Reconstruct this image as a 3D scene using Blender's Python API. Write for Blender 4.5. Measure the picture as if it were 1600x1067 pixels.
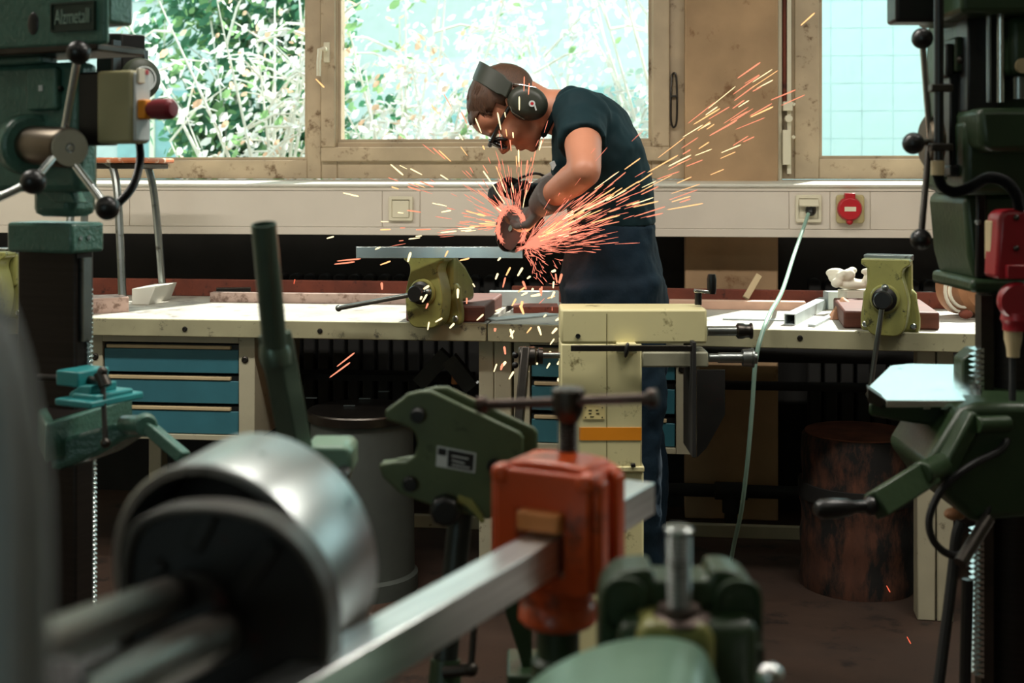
import bpy, bmesh, math, random
from mathutils import Matrix, Vector, noise
R = math.radians
sc = bpy.context.scene
COL = sc.collection
for o in list(bpy.data.objects): bpy.data.objects.remove(o)

# ---------------------------------------------------------------- camera, world, sun, exposure
FPX, HZ, CH = 2000.0, 270.0, 1.30          # focal length in pixels (1600 wide), horizon row, camera height
CAM = Matrix.Rotation(R(6.8), 4, 'Z')      # camera yaw against the window wall
cd = bpy.data.cameras.new('camera'); cam = bpy.data.objects.new('camera', cd); COL.objects.link(cam)
cd.sensor_width = 36; cd.lens = 45; cd.shift_y = -(533.5 - HZ) / 1600
cd.clip_start = 0.05; cd.clip_end = 200
cd.dof.use_dof = True; cd.dof.focus_distance = 3.62; cd.dof.aperture_fstop = 4.2; cd.dof.aperture_blades = 9
cam.matrix_world = Matrix.Translation((0, 0, CH)) @ CAM @ Matrix.Rotation(R(90), 4, 'X')
sc.camera = cam
wd = bpy.data.worlds.new('sky'); sc.world = wd; wd.use_nodes = True
bg = wd.node_tree.nodes['Background']; bg.inputs[0].default_value = (0.72, 0.98, 1.0, 1); bg.inputs[1].default_value = 2.6
sd = bpy.data.lights.new('sun', 'SUN'); sd.energy = 13.0; sd.angle = R(0.6); sd.color = (1, 0.95, 0.88)
sun = bpy.data.objects.new('sun', sd); COL.objects.link(sun)
sun.rotation_euler = Vector((-0.30, -0.54, -0.72)).to_track_quat('-Z', 'Y').to_euler()
sc.view_settings.view_transform = 'Standard'; sc.view_settings.look = 'None'
sc.view_settings.gamma = 1; sc.view_settings.use_curve_mapping = False; sc.view_settings.exposure = 0.0
FILL_W = (2.6, 37.0)

# ---------------------------------------------------------------- materials
def lin(h):
    h = h or '000000'
    v = [int(h[i:i+2], 16) / 255 for i in (0, 2, 4)]
    return tuple(c / 12.92 if c <= 0.04045 else ((c + 0.055) / 1.055) ** 2.4 for c in v) + (1,)
_M = {}
def mat(name, hexc, rough=0.5, metal=0.0, var=0.25, scale=9.0, bump=0.0, bscale=60.0, spots=None, samt=0.5, sscale=25.0, aniso=None, spec=0.5):
    if name in _M: return _M[name]
    m = bpy.data.materials.new(name); m.use_nodes = True; _M[name] = m
    nt = m.node_tree; N = nt.nodes; L = nt.links; b = N['Principled BSDF']
    b.inputs['Roughness'].default_value = rough; b.inputs['Metallic'].default_value = metal; b.inputs['Specular IOR Level'].default_value = spec
    tc = N.new('ShaderNodeTexCoord'); mp = N.new('ShaderNodeMapping'); L.new(tc.outputs['Object'], mp.inputs[0])
    if aniso: mp.inputs['Scale'].default_value = aniso
    n1 = N.new('ShaderNodeTexNoise'); n1.inputs['Scale'].default_value = scale; n1.inputs['Detail'].default_value = 6; L.new(mp.outputs[0], n1.inputs[0])
    c = lin(hexc); rp = N.new('ShaderNodeValToRGB')
    rp.color_ramp.elements[0].position = 0.3; rp.color_ramp.elements[1].position = 0.7
    rp.color_ramp.elements[0].color = tuple(x * (1 - var) for x in c[:3]) + (1,)
    rp.color_ramp.elements[1].color = tuple(min(1, x * (1 + var)) for x in c[:3]) + (1,)
    L.new(n1.outputs[0], rp.inputs[0]); out = rp.outputs[0]
    if spots:
        n2 = N.new('ShaderNodeTexNoise'); n2.inputs['Scale'].default_value = sscale; n2.inputs['Detail'].default_value = 8; n2.inputs['Roughness'].default_value = 0.7
        L.new(mp.outputs[0], n2.inputs[0])
        r2 = N.new('ShaderNodeValToRGB'); r2.color_ramp.elements[0].position = 0.62 - samt * 0.2; r2.color_ramp.elements[1].position = 0.70 - samt * 0.15
        L.new(n2.outputs[0], r2.inputs[0])
        mx = N.new('ShaderNodeMixRGB'); mx.inputs[2].default_value = lin(spots)
        L.new(r2.outputs[0], mx.inputs[0]); L.new(out, mx.inputs[1]); out = mx.outputs[0]
    L.new(out, b.inputs['Base Color'])
    if bump:
        n3 = N.new('ShaderNodeTexNoise'); n3.inputs['Scale'].default_value = bscale; n3.inputs['Detail'].default_value = 4; L.new(mp.outputs[0], n3.inputs[0])
        bp = N.new('ShaderNodeBump'); bp.inputs['Strength'].default_value = bump; bp.inputs['Distance'].default_value = 0.004
        L.new(n3.outputs[0], bp.inputs['Height']); L.new(bp.outputs[0], b.inputs['Normal'])
    return m
def emit(name, col, s):
    m = bpy.data.materials.new(name); m.use_nodes = True; nt = m.node_tree; nt.nodes.clear()
    e = nt.nodes.new('ShaderNodeEmission'); e.inputs[0].default_value = col + (1,); e.inputs[1].default_value = s
    o = nt.nodes.new('ShaderNodeOutputMaterial'); nt.links.new(e.outputs[0], o.inputs[0]); return m
def glass(name, tint, gl=0.06):
    m = bpy.data.materials.new(name); m.use_nodes = True; nt = m.node_tree; nt.nodes.clear()
    t = nt.nodes.new('ShaderNodeBsdfTransparent'); t.inputs[0].default_value = tint + (1,)
    g = nt.nodes.new('ShaderNodeBsdfGlossy'); g.inputs['Roughness'].default_value = 0.03
    x = nt.nodes.new('ShaderNodeMixShader'); x.inputs[0].default_value = gl
    o = nt.nodes.new('ShaderNodeOutputMaterial')
    nt.links.new(t.outputs[0], x.inputs[1]); nt.links.new(g.outputs[0], x.inputs[2]); nt.links.new(x.outputs[0], o.inputs[0]); return m

# ---------------------------------------------------------------- frames: pixels of the photograph -> points in a thing's own frame
class Fr:
    def __init__(s, M): s.M = M; s.I = M.inverted()
    def ray(s, px, py):
        o = s.I @ Vector((0, 0, CH))
        d = (s.I.to_3x3() @ CAM.to_3x3()) @ Vector(((px - 800) / FPX, 1, -(py - HZ) / FPX))
        return o, d
    def y(s, px, py, v): o, d = s.ray(px, py); return o + d * ((v - o.y) / d.y)
    def x(s, px, py, v): o, d = s.ray(px, py); return o + d * ((v - o.x) / d.x)
    def z(s, px, py, v): o, d = s.ray(px, py); return o + d * ((v - o.z) / d.z)
    def d(s, px, py, D): o, d = s.ray(px, py); return o + d * D
def FRC(px, D, z=0.0, rot=0.0):            # frame at camera depth D under pixel column px, turned by rot degrees
    return Fr(CAM @ Matrix.Translation(((px - 800) / FPX * D, D, z)) @ Matrix.Rotation(R(rot), 4, 'Z'))
ROOM = Fr(Matrix.Identity(4))
FRAME = {}

# ---------------------------------------------------------------- mesh builder
def basis(ax):
    ax = Vector(ax).normalized(); t = Vector((0, 0, 1)) if abs(ax.z) < 0.9 else Vector((1, 0, 0))
    u = ax.cross(t).normalized(); return ax, u, ax.cross(u).normalized()
class MB:
    def __init__(s): s.b = bmesh.new()
    def poly(s, pts):
        try: return s.b.faces.new([s.b.verts.new(p) for p in pts])
        except ValueError: return None
    def box(s, x0, x1, y0, y1, z0, z1, M=None):
        P = [Vector((x, y, z)) for z in (z0, z1) for y in (y0, y1) for x in (x0, x1)]
        if M: P = [M @ p for p in P]
        v = [s.b.verts.new(p) for p in P]
        for f in ((0, 2, 3, 1), (4, 5, 7, 6), (0, 1, 5, 4), (2, 6, 7, 3), (0, 4, 6, 2), (1, 3, 7, 5)): s.b.faces.new([v[i] for i in f])
        return s
    def fbox(s, fr, px0, px1, py0, py1, y0, y1):      # box whose front face (local y0) covers these pixels
        a = fr.y(px0, py0, y0); c = fr.y(px1, py1, y0)
        return s.box(min(a.x, c.x), max(a.x, c.x), min(y0, y1), max(y0, y1), min(a.z, c.z), max(a.z, c.z))
    def bar(s, p0, p1, w, h, up=(0, 0, 1)):           # rectangular bar between two points
        p0, p1 = Vector(p0), Vector(p1); a = (p1 - p0).normalized(); u = Vector(up); r = a.cross(u).normalized(); u = r.cross(a)
        v = [s.b.verts.new(p + r * (i * w / 2) + u * (j * h / 2)) for p in (p0, p1) for i, j in ((-1, -1), (1, -1), (1, 1), (-1, 1))]
        for f in ((0, 1, 2, 3), (7, 6, 5, 4), (0, 4, 5, 1), (1, 5, 6, 2), (2, 6, 7, 3), (3, 7, 4, 0)): s.b.faces.new([v[i] for i in f])
        return s
    def lathe(s, prof, o, ax, n=28, cap=True):
        o = Vector(o); ax, u, w = basis(ax); rings = []
        for r, h in prof:
            c = o + ax * h
            if r < 1e-6: rings.append([s.b.verts.new(c)])
            else: rings.append([s.b.verts.new(c + (u * math.cos(2 * math.pi * i / n) + w * math.sin(2 * math.pi * i / n)) * r) for i in range(n)])
        for A, B in zip(rings, rings[1:]):
            for i in range(n):
                j = (i + 1) % n
                if len(A) == 1 and len(B) == 1: continue
                if len(A) == 1: s.b.faces.new((A[0], B[j], B[i]))
                elif len(B) == 1: s.b.faces.new((A[i], A[j], B[0]))
                else: s.b.faces.new((A[i], A[j], B[j], B[i]))
        if cap:
            if len(rings[0]) > 1: s.b.faces.new(rings[0][::-1])
            if len(rings[-1]) > 1: s.b.faces.new(rings[-1])
        return s
    def cyl(s, p0, p1, r0, r1=None, n=24, cap=True):
        p0, p1 = Vector(p0), Vector(p1)
        return s.lathe([(r0, 0), (r0 if r1 is None else r1, (p1 - p0).length)], p0, p1 - p0, n, cap)
    def thread(s, p0, p1, r, pitch=0.004, depth=0.15, n=16):
        p0, p1 = Vector(p0), Vector(p1); L = (p1 - p0).length; k = max(2, int(L / pitch)); pr = []
        for i in range(k): pr += [(r * (1 - depth), L * i / k), (r, L * (i + 0.35) / k), (r, L * (i + 0.6) / k)]
        pr.append((r * (1 - depth), L)); return s.lathe(pr, p0, p1 - p0, n)
    def sphere(s, c, r, sc_=(1, 1, 1), n=20, M=None):
        m = Matrix.Translation(c) @ (M or Matrix.Identity(4)) @ Matrix.Diagonal((r * sc_[0], r * sc_[1], r * sc_[2], 1))
        bmesh.ops.create_uvsphere(s.b, u_segments=n, v_segments=max(8, n // 2 + 2), radius=1, matrix=m); return s
    def tube(s, pts, r, n=10, lat=None, cap=True):     # r: number, list, or list of (a, b) with b along lat
        P = [Vector(p) for p in pts]; k = len(P); rr = r if isinstance(r, (list, tuple)) else [r] * k; rings = []; u = None
        for i in range(k):
            t = (P[min(i + 1, k - 1)] - P[max(i - 1, 0)]).normalized()
            if lat is not None: w = Vector(lat); w = (w - t * w.dot(t)).normalized(); u = w.cross(t)
            else:
                if u is None: _, u, w = basis(t)
                else: u = (u - t * u.dot(t)).normalized(); 
                w = t.cross(u)
            a, b = rr[i] if isinstance(rr[i], (list, tuple)) else (rr[i], rr[i])
            rings.append([s.b.verts.new(P[i] + u * (a * math.cos(2 * math.pi * j / n)) + w * (b * math.sin(2 * math.pi * j / n))) for j in range(n)])
        for A, B in zip(rings, rings[1:]):
            for i in range(n): s.b.faces.new((A[i], A[(i + 1) % n], B[(i + 1) % n], B[i]))
        if cap: s.b.faces.new(rings[0][::-1]); s.b.faces.new(rings[-1])
        return s
    def prism(s, poly, vec):                            # 3D outline extruded by vec
        vec = Vector(vec); A = [s.b.verts.new(p) for p in poly]; B = [s.b.verts.new(Vector(p) + vec) for p in poly]; n = len(A)
        s.b.faces.new(A[::-1]); s.b.faces.new(B)
        for i in range(n): s.b.faces.new((A[i], A[(i + 1) % n], B[(i + 1) % n], B[i]))
        return s
    def fprism(s, fr, pix, y0, y1):                     # outline in pixels on local plane y0, extruded straight back to y1
        return s.prism([fr.y(px, py, y0) for px, py in pix], (0, y1 - y0, 0))
    def ring(s, outer, inner, vec):                     # plate with a hole: same number of points
        vec = Vector(vec); n = len(outer)
        L = [[s.b.verts.new(Vector(p) + q) for p in pl] for pl in (outer, inner) for q in (Vector((0, 0, 0)), vec)]
        o0, o1, i0, i1 = L
        for i in range(n):
            j = (i + 1) % n
            for q in ((o0[i], o0[j], o1[j], o1[i]), (i0[j], i0[i], i1[i], i1[j]), (o0[j], o0[i], i0[i], i0[j]), (o1[i], o1[j], i1[j], i1[i])): s.b.faces.new(q)
        return s
def bez(pts, k=12):                                      # Catmull-Rom through points
    P = [Vector(p) for p in pts]; P = [P[0] * 2 - P[1]] + P + [P[-1] * 2 - P[-2]]; out = []
    for i in range(1, len(P) - 2):
        a, b, c, d = P[i - 1:i + 3]
        for j in range(k):
            t = j / k; out.append(0.5 * ((2 * b) + (c - a) * t + (2 * a - 5 * b + 4 * c - d) * t * t + (3 * b - a - 3 * c + d) * t ** 3))
    return out + [P[-2]]
def rrect(x0, x1, z0, z1, r, k=5):                       # rounded rectangle outline (x, z)
    o = []
    for cx, cz, a0 in ((x1 - r, z1 - r, 0), (x0 + r, z1 - r, 90), (x0 + r, z0 + r, 180), (x1 - r, z0 + r, 270)):
        for i in range(k + 1): a = R(a0 + 90 * i / k); o.append((cx + r * math.cos(a), cz + r * math.sin(a)))
    return o

def obj(name, mb, m, parent=None, bevel=0.0, label=None, cat=None, group=None, kind=None, frame=None, remesh=0, smooth=0, sharp=32, seg=2):
    b = mb.b; bmesh.ops.recalc_face_normals(b, faces=b.faces)
    me = bpy.data.meshes.new(name)
    for f in b.faces: f.smooth = True
    if not remesh:
        for e in b.edges:
            if len(e.link_faces) == 2 and e.calc_face_angle(0) > R(sharp): e.smooth = False
    b.to_mesh(me); b.free(); me.materials.append(m)
    o = bpy.data.objects.new(name, me); COL.objects.link(o)
    if parent is not None: o.parent = parent
    elif frame is not None: o.matrix_world = frame.M
    if remesh:
        r = o.modifiers.new('remesh', 'REMESH'); r.mode = 'VOXEL'; r.voxel_size = remesh; r.use_smooth_shade = True
        if smooth: q = o.modifiers.new('smooth', 'SMOOTH'); q.iterations = smooth; q.factor = 0.5
    elif bevel:
        w = o.modifiers.new('bevel', 'BEVEL'); w.width = bevel; w.segments = seg; w.limit_method = 'ANGLE'; w.angle_limit = R(40); w.harden_normals = False
    tagp(o, label, cat, group, kind); return o
def tagp(o, label=None, cat=None, group=None, kind=None):
    if label: o['label'] = label
    if cat: o['category'] = cat
    if group: o['group'] = group
    if kind: o['kind'] = kind
def thing(name, label, cat, fr, group=None, kind=None):
    o = bpy.data.objects.new(name, None); COL.objects.link(o); o.matrix_world = fr.M; o.empty_display_size = 0.1
    tagp(o, label, cat, group, kind); return o
def cp(o, parent=None):
    c = o.copy(); COL.objects.link(c)
    if parent is not None: c.parent = parent
    for ch in list(o.children): cp(ch, c)
    return c
def text(name, body, m, parent, M, size, ext=0.002, label=None):
    cu = bpy.data.curves.new(name, 'FONT'); cu.body = body; cu.size = size; cu.extrude = ext; cu.align_x = 'CENTER'; cu.align_y = 'CENTER'; cu.offset = 0.0
    o = bpy.data.objects.new(name, cu); COL.objects.link(o)
    me = bpy.data.meshes.new_from_object(o); bpy.data.objects.remove(o)
    me.materials.append(m); o = bpy.data.objects.new(name, me); COL.objects.link(o); o.parent = parent; o.matrix_local = M
    if label: o['label'] = label
    return o

m_frame = mat('window_frame_paint', 'b29e82', 0.55, var=0.18, scale=5, spots='6b5236', samt=0.25, sscale=12, bump=0.1)
m_pillar = mat('stained_wall_plaster', 'a98a68', 0.8, var=0.22, scale=4, spots='7d5a3c', samt=0.12, sscale=6, bump=0.25, bscale=30)
m_plaster = mat('wall_paint', 'b5ac98', 0.8, var=0.1)
m_niche = mat('dark_niche_paint', '171614', 0.85, var=0.3)  # near-black base tone for niche walls, radiators, pipes and small parts
m_floor = mat('brown_floor', '3b2a20', 0.75, var=0.35, scale=3, spots='20150f', samt=0.35, sscale=7, bump=0.3, bscale=18)
m_ceil = mat('ceiling_paint', 'a8a498', 0.9, var=0.05)
m_duct = mat('duct_enamel', 'd4cabd', 0.4, var=0.06, scale=3)
m_sill = mat('sill_enamel', 'd6d3c8', 0.35, var=0.06)
m_white = mat('white_plastic', 'd8d0b8', 0.4, var=0.05)
m_worktop = mat('worn_worktop', 'a8a398', 0.5, var=0.2, scale=6, spots='77706a', samt=0.35, sscale=10)
m_edge = mat('worktop_edge', '9a9678', 0.6, var=0.15, scale=7, spots='3a382e', samt=0.18, sscale=22)
m_cab = mat('cabinet_enamel', 'aaa48c', 0.5, var=0.08, spots='6b6552', samt=0.05)
m_drawer = mat('drawer_blue', '2f6672', 0.45, var=0.1)
m_strip = mat('handle_strip', 'b8a47e', 0.5, var=0.1)
m_black = mat('black_plastic', '101010', 0.35, var=0.2)
m_blackrub = mat('black_rubber', '161616', 0.6, var=0.2)
m_steel = mat('worn_steel', '8d918f', 0.32, 1.0, var=0.2, scale=12, spots='5a5854', samt=0.2)
m_bright = mat('bright_steel', 'd3d8d7', 0.22, 1.0, var=0.12, scale=10)
m_dksteel = mat('dark_steel', '4a4642', 0.38, 1.0, var=0.3, scale=12)
m_column = mat('oiled_column', '2c2623', 0.4, 0.7, var=0.2, aniso=(1, 1, 40), scale=4)
m_rust = mat('rusty_red_wood', '6e3322', 0.75, var=0.3, scale=10, spots='3a1a12', samt=0.3, bump=0.15)
m_wood = mat('red_brown_block', '5a2c1e', 0.6, var=0.3, scale=8, aniso=(1, 6, 6))
m_olive = mat('olive_vise_paint', '87864a', 0.35, var=0.15, scale=14, spots='2c2a14', samt=0.2, sscale=30)
m_gdrill = mat('hammered_green', '44695c', 0.26, var=0.14, scale=30, bump=0.5, bscale=140)
m_gdark = mat('dark_machine_green', '24371f', 0.4, var=0.2, bump=0.2, bscale=90)
m_gshear = mat('shear_green', '4a5739', 0.4, var=0.12, scale=20, spots='2e3a22', samt=0.08)
m_gvise = mat('grey_green_enamel', '6b8a76', 0.28, var=0.15, scale=8)
m_teal = mat('teal_vise_paint', '2a8486', 0.35, var=0.15)
m_cream = mat('cream_machine_paint', 'd6cd9c', 0.42, var=0.08, scale=4, spots='7c7148', samt=0.1, sscale=16)
m_stripe = mat('orange_stripe', 'e08a18', 0.45, var=0.05)
m_orange = mat('orange_machine_paint', 'b9471a', 0.28, var=0.15, scale=9, spots='6b2a12', samt=0.25, sscale=18)
m_bwood = mat('pale_wood_block', 'b5713a', 0.6, var=0.2, aniso=(1, 8, 1))
m_red = mat('red_plastic', 'b01d28', 0.35, var=0.08)
m_plug = mat('dark_red_plug', '8a1620', 0.35, var=0.08)
m_maroon = mat('dark_red_button', '7c1f2a', 0.4, var=0.1)
m_cable = mat('pale_green_cable', '86a596', 0.4, var=0.05)
m_greyc = mat('grey_guard_plastic', '9b9f9e', 0.5, var=0.1)
m_beige = mat('control_box_beige', '9a946e', 0.45, var=0.08, bump=0.1, bscale=150)
m_lab = mat('label_silver', 'c3c8c6', 0.35, var=0.05)
m_drumdk = mat('black_cast_iron', '1b1a19', 0.5, 0.2, var=0.4, scale=12, spots='3a1212', samt=0.1)
m_log = mat('charred_log', '5a3524', 0.85, var=0.5, scale=9, spots='14110f', samt=0.95, sscale=10, bump=0.8, bscale=25, aniso=(1, 1, 0.35))
m_logtop = mat('log_end_grain', '6b3d28', 0.8, var=0.35, scale=14)
m_grey = mat('grey_steel_drum', '444a46', 0.75, 0.0, var=0.2, scale=5)
m_skin = mat('skin', 'bb7c60', 0.5, var=0.08, scale=8)
m_hair = mat('brown_hair', '4a3020', 0.55, var=0.35, scale=10, aniso=(30, 30, 3))
m_shirt = mat('dark_teal_shirt', '052228', 0.75, var=0.15, spec=.25)
m_trous = mat('navy_trousers', '081e2c', 0.8, spec=.25, var=0.2, bump=0.3, bscale=90)
m_muff = mat('olive_black_muff', '2f3229', 0.45, var=0.1)
m_glovg = mat('grey_glove', '565350', 0.8, var=0.15, bump=0.3)
m_glovb = mat('black_glove', '15120f', 0.7, var=0.3, bump=0.3)
m_lens = mat('dark_lens', '0a0d0d', 0.06, var=0.0)
m_lip = mat('lip', 'a35a50', 0.5, var=0.05)
m_galv = mat('galvanised_steel', 'b4bebe', 0.4, 0.25, var=0.15, scale=12)
m_cloth = mat('white_rag', 'd8d2c2', 0.85, var=0.1)
m_leather = mat('brown_leather', '9a6a48', 0.6, var=0.25, scale=8)
# ================================================================ room shell
XL, XR, YB, YW, ZC = -3.7, 5.2, -3.2, 4.95, 3.1
def struct(name, mb, m, bevel=0, parent=None): return obj(name, mb, m, parent, bevel=bevel, kind='structure')
struct('floor', MB().box(XL - .2, XR + .2, YB - .2, 5.2, -0.1, 0), m_floor)
struct('ceiling', MB().box(XL - .2, XR + .2, YB - .2, 5.2, ZC, ZC + .1), m_ceil)
struct('wall_left', MB().box(XL - .15, XL, YB, 5.2, 0, ZC), m_plaster)
struct('wall_right', MB().box(XR, XR + .15, YB, 5.2, 0, ZC), m_plaster)
fw = MB()                                             # wall behind the camera; its opening is added and sized for fill light
fw.box(XL, XR, YB - .15, YB, 0, .9); fw.box(XL, XR, YB - .15, YB, 2.5, ZC)
for a, b in ((XL, -2.6), (-1.2, XR)): fw.box(a, b, YB - .15, YB, .9, 2.5)
struct('wall_front', fw, m_plaster)
rx = lambda px, v=YW: ROOM.y(px, 300, v).x
rz = lambda py, v, px=800: ROOM.y(px, py, v).z
pxa, pxb = rx(1070, 4.86), rx(1216, 4.86)
struct('wall_back', MB().box(pxa, pxb, 4.86, 5.2, 0, ZC), m_pillar, bevel=.006)                 # pillar between the windows
SILLZ = rz(279.5, 4.93)
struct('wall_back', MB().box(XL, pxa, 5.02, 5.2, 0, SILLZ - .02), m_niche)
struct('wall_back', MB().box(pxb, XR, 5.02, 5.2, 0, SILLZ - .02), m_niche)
struct('wall_back', MB().box(XL, XR, 4.86, 5.2, 2.88, ZC), m_plaster)
WT = 2.88
# windows -------------------------------------------------------
m_pane = glass('window_pane_glass', (.96, .99, .98), .05)
def window(name, x0, x1, z0, fl, fr_, fb):
    w = bpy.data.objects.new(name, None); COL.objects.link(w); w['kind'] = 'structure'
    f = MB().box(x0, x0 + fl, YW - .04, YW + .05, z0, WT); f.box(x1 - fr_, x1, YW - .04, YW + .05, z0, WT)
    f.box(x0 + fl, x1 - fr_, YW - .04, YW + .05, z0, z0 + fb); f.box(x0 + fl, x1 - fr_, YW - .04, YW + .05, WT - .07, WT)
    obj('frame', f, m_frame, w, bevel=.004)
    b = .012                                          # glazing bead
    g = MB().box(x0 + fl, x0 + fl + b, YW - .028, YW + .03, z0 + fb, WT - .07); g.box(x1 - fr_ - b, x1 - fr_, YW - .028, YW + .03, z0 + fb, WT - .07)
    g.box(x0 + fl + b, x1 - fr_ - b, YW - .028, YW + .03, z0 + fb, z0 + fb + b); obj('glazing_bead', g, m_frame, w)
    obj('pane', MB().box(x0 + fl, x1 - fr_, YW, YW + .006, z0 + fb, WT - .07), m_pane, w)
    return w
z0 = SILLZ
xa, xb, xc = rx(484), rx(506), rx(1046)
w1 = window('window_1', XL + .05, xb, z0, .06, xb - xa, rz(250, YW) - z0)
w2 = window('window_2', xb, rx(1070), z0, rx(531) - xb, rx(1070) - rx(1018), rz(222, YW) - z0)
sash = MB().box(xb + .004, xc, YW - .062, YW - .04, rz(252, YW), rz(252, YW) + .055); sash.box(xb + .004, rx(529), YW - .062, YW - .04, rz(252, YW) + .055, WT); sash.box(rx(1020), xc, YW - .062, YW - .04, rz(252, YW) + .055, WT)
obj('sash', sash, m_frame, w2, bevel=.004)
hp = ROOM.y(511, 78, YW - .062)
h = MB().box(hp.x - .012, hp.x + .012, hp.y - .008, hp.y, hp.z - .05, hp.z + .03); hd = obj('handle_plate', h, m_white, w2, bevel=.003)
h = MB().cyl(hp + Vector((0, 0, 0)), hp + Vector((0, -.05, 0)), .009); h.tube([hp + Vector((.004, -.045, .0)), hp + Vector((-.016, -.048, -.004)), hp + Vector((-.020, -.048, -.05)), hp + Vector((-.021, -.046, -.105))], [.009, .010, .0085, .0085]); obj('handle', h, m_white, hd)
cl = MB()                                            # espagnolette loop on the right frame
cx = ROOM.y(1050, 150, YW - .04)
cl.tube(bez([cx + Vector(q) for q in ((0, -.01, .08), (.012, -.016, .085), (.018, -.016, .04), (.018, -.016, -.09), (.006, -.016, -.12), (-.004, -.016, -.09), (-.004, -.016, .0), (0, -.01, .08))], 5), .004, 6); cl.box(cx.x - .006, cx.x + .02, cx.y - .02, cx.y, cx.z - .004, cx.z + .002)
obj('catch_loop', cl, m_dksteel, w2)
w3 = window('window_3', rx(1240), 2.65, z0, rx(1278) - rx(1240), .08, rz(249, YW) - z0)
w4 = window('window_4', 2.65, XR - .05, z0, .08, .08, rz(249, YW) - z0)
struct('trim_1', MB().box(rx(1216, 4.9), rx(1241), YW - .03, 5.1, z0, WT), m_frame)
# white pipe with the cord winder beside the right window
p = ROOM.y(1217, 200, 4.90); pipe = MB().cyl((p.x, 4.9, z0 - .01), (p.x, 4.9, ZC), .012, n=16)
pt = thing('blind_winder', 'white vertical pipe with a cord winder between pillar and right-hand window', 'winder', Fr(Matrix.Translation((p.x, 4.9, z0))))
pt_ = lambda mb: [setattr(v, 'co', v.co - Vector((p.x, 4.9, z0))) for v in mb.b.verts] and mb
obj('pipe', pt_(pipe), m_white, pt)
q = ROOM.y(1231, 200, 4.9)
obj('rail', pt_(MB().box(q.x - .004, q.x + .011, 4.885, 4.915, z0 + .02, ZC)), m_white, pt)
obj('crank_rod', pt_(MB().cyl((q.x - .012, 4.9, rz(165, 4.9)), (q.x - .012, 4.9, ZC), .007)), m_rust, pt)
kk = MB().box(q.x - .02, q.x + .014, 4.865, 4.9, rz(176, 4.9), rz(162, 4.9)); kk.box(q.x - .022, q.x + .006, 4.862, 4.9, rz(258, 4.9), rz(205, 4.9)); kk.cyl((q.x, 4.86, rz(188, 4.9)), (q.x, 4.9, rz(188, 4.9)), .014)
kk.sphere((q.x + .018, 4.87, rz(216, 4.9)), .007); kk.sphere((q.x + .018, 4.87, rz(166, 4.9)), .007)
obj('winder_box', pt_(kk), m_white, pt, bevel=.002)

# unseen ceiling lamps added as fill light, above the frame
m_tube = emit('fluorescent_tube', (1, .95, .85), 3.0)
n = 0
for yy in (0.7, 2.45):
    for xx in (-2.4, -0.7, 1.2):
        t = thing('ceiling_lamp', ['twin-tube ceiling lamp over the left of the foreground machines', 'twin-tube ceiling lamp over the middle of the foreground machines', 'twin-tube ceiling lamp over the right drill', 'twin-tube ceiling lamp above the left bench', 'twin-tube ceiling lamp above the worker', 'twin-tube ceiling lamp above the right bench'][n], 'lamp', Fr(Matrix.Translation((xx, yy, ZC - .1))), 'ceiling lamps'); n += 1
        obj('housing', MB().box(-.65, .65, -.09, .09, .03, .1), m_white, t, bevel=.01)
        for s in (-.05, .05): obj('tube', MB().cyl((-.6, s, .0), (.6, s, .0), .013, n=10), m_tube, t)
        ld = bpy.data.lights.new('lamp_light', 'AREA'); ld.shape = 'RECTANGLE'; ld.size = 1.2; ld.size_y = .15; ld.energy = FILL_W[0 if yy < 2 else 1]; ld.color = (1, .95, .86)
        lo = bpy.data.objects.new('lamp_light', ld); COL.objects.link(lo); lo.parent = t; lo.location = (0, 0, -.03)
# sky portals in the window openings
for x0, x1, za, zb, y, fx in ((XL + .1, pxa, z0, WT, 5.12, 0), (pxb, XR - .1, z0, WT, 5.12, 0), (-2.6, -1.2, .9, 2.5, YB - .1, 1)):
    ld = bpy.data.lights.new('sky_portal', 'AREA'); ld.shape = 'RECTANGLE'; ld.size = x1 - x0; ld.size_y = zb - za; ld.cycles.is_portal = True
    lo = bpy.data.objects.new('sky_portal', ld); COL.objects.link(lo); lo.location = ((x0 + x1) / 2, y, (za + zb) / 2)
    lo.rotation_euler = (R(-90), 0, 0) if not fx else (R(90), 0, 0)

# ---------------------------------------------------------------- sill and cable trunking
DV = 4.70
dz = lambda py: rz(py, DV)
s = MB(); zz = dz(287.6)
s.prism([(XL, DV - .01, zz - .008), (XL, DV - .01, zz), (XL, 4.9, SILLZ - .004), (XL, 4.96, SILLZ - .002), (XL, 4.96, SILLZ - .03), (XL, DV + .02, zz - .03)], (XR - XL, 0, 0))
struct('trim_2', s, m_sill, bevel=.002)
dt = thing('cable_trunking', 'long cream cable trunking under the window sill', 'cable trunking', Fr(Matrix.Translation((XL + .1, DV, dz(368.5)))))
O = Vector((XL + .1, DV, dz(368.5)))
def dbox(x0, x1, za, zb, ya, yb): return MB().box(x0 - O.x, x1 - O.x, ya - DV, yb - DV, za - O.z, zb - O.z)
D0, D1 = XL + .1, XR - .1
obj('body', dbox(D0, D1, dz(367), dz(289), DV + .008, 4.9), m_duct, dt)
obj('top_strip', dbox(D0, D1, dz(298.2), dz(288.6), DV, DV + .02), m_duct, dt, bevel=.002)
obj('bottom_strip', dbox(D0, D1, dz(368.5), dz(356.3), DV, DV + .02), m_duct, dt, bevel=.002)
cuts = [D0] + [rx(k, DV) for k in (-150, 202, 597, 656, 1233, 1297, 1360)] + [D1]
for a, b in zip(cuts, cuts[1:]): obj('cover', dbox(a + .0012, b - .0012, dz(355.8), dz(298.8), DV + .003, DV + .02), m_duct, dt, bevel=.0015)
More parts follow.
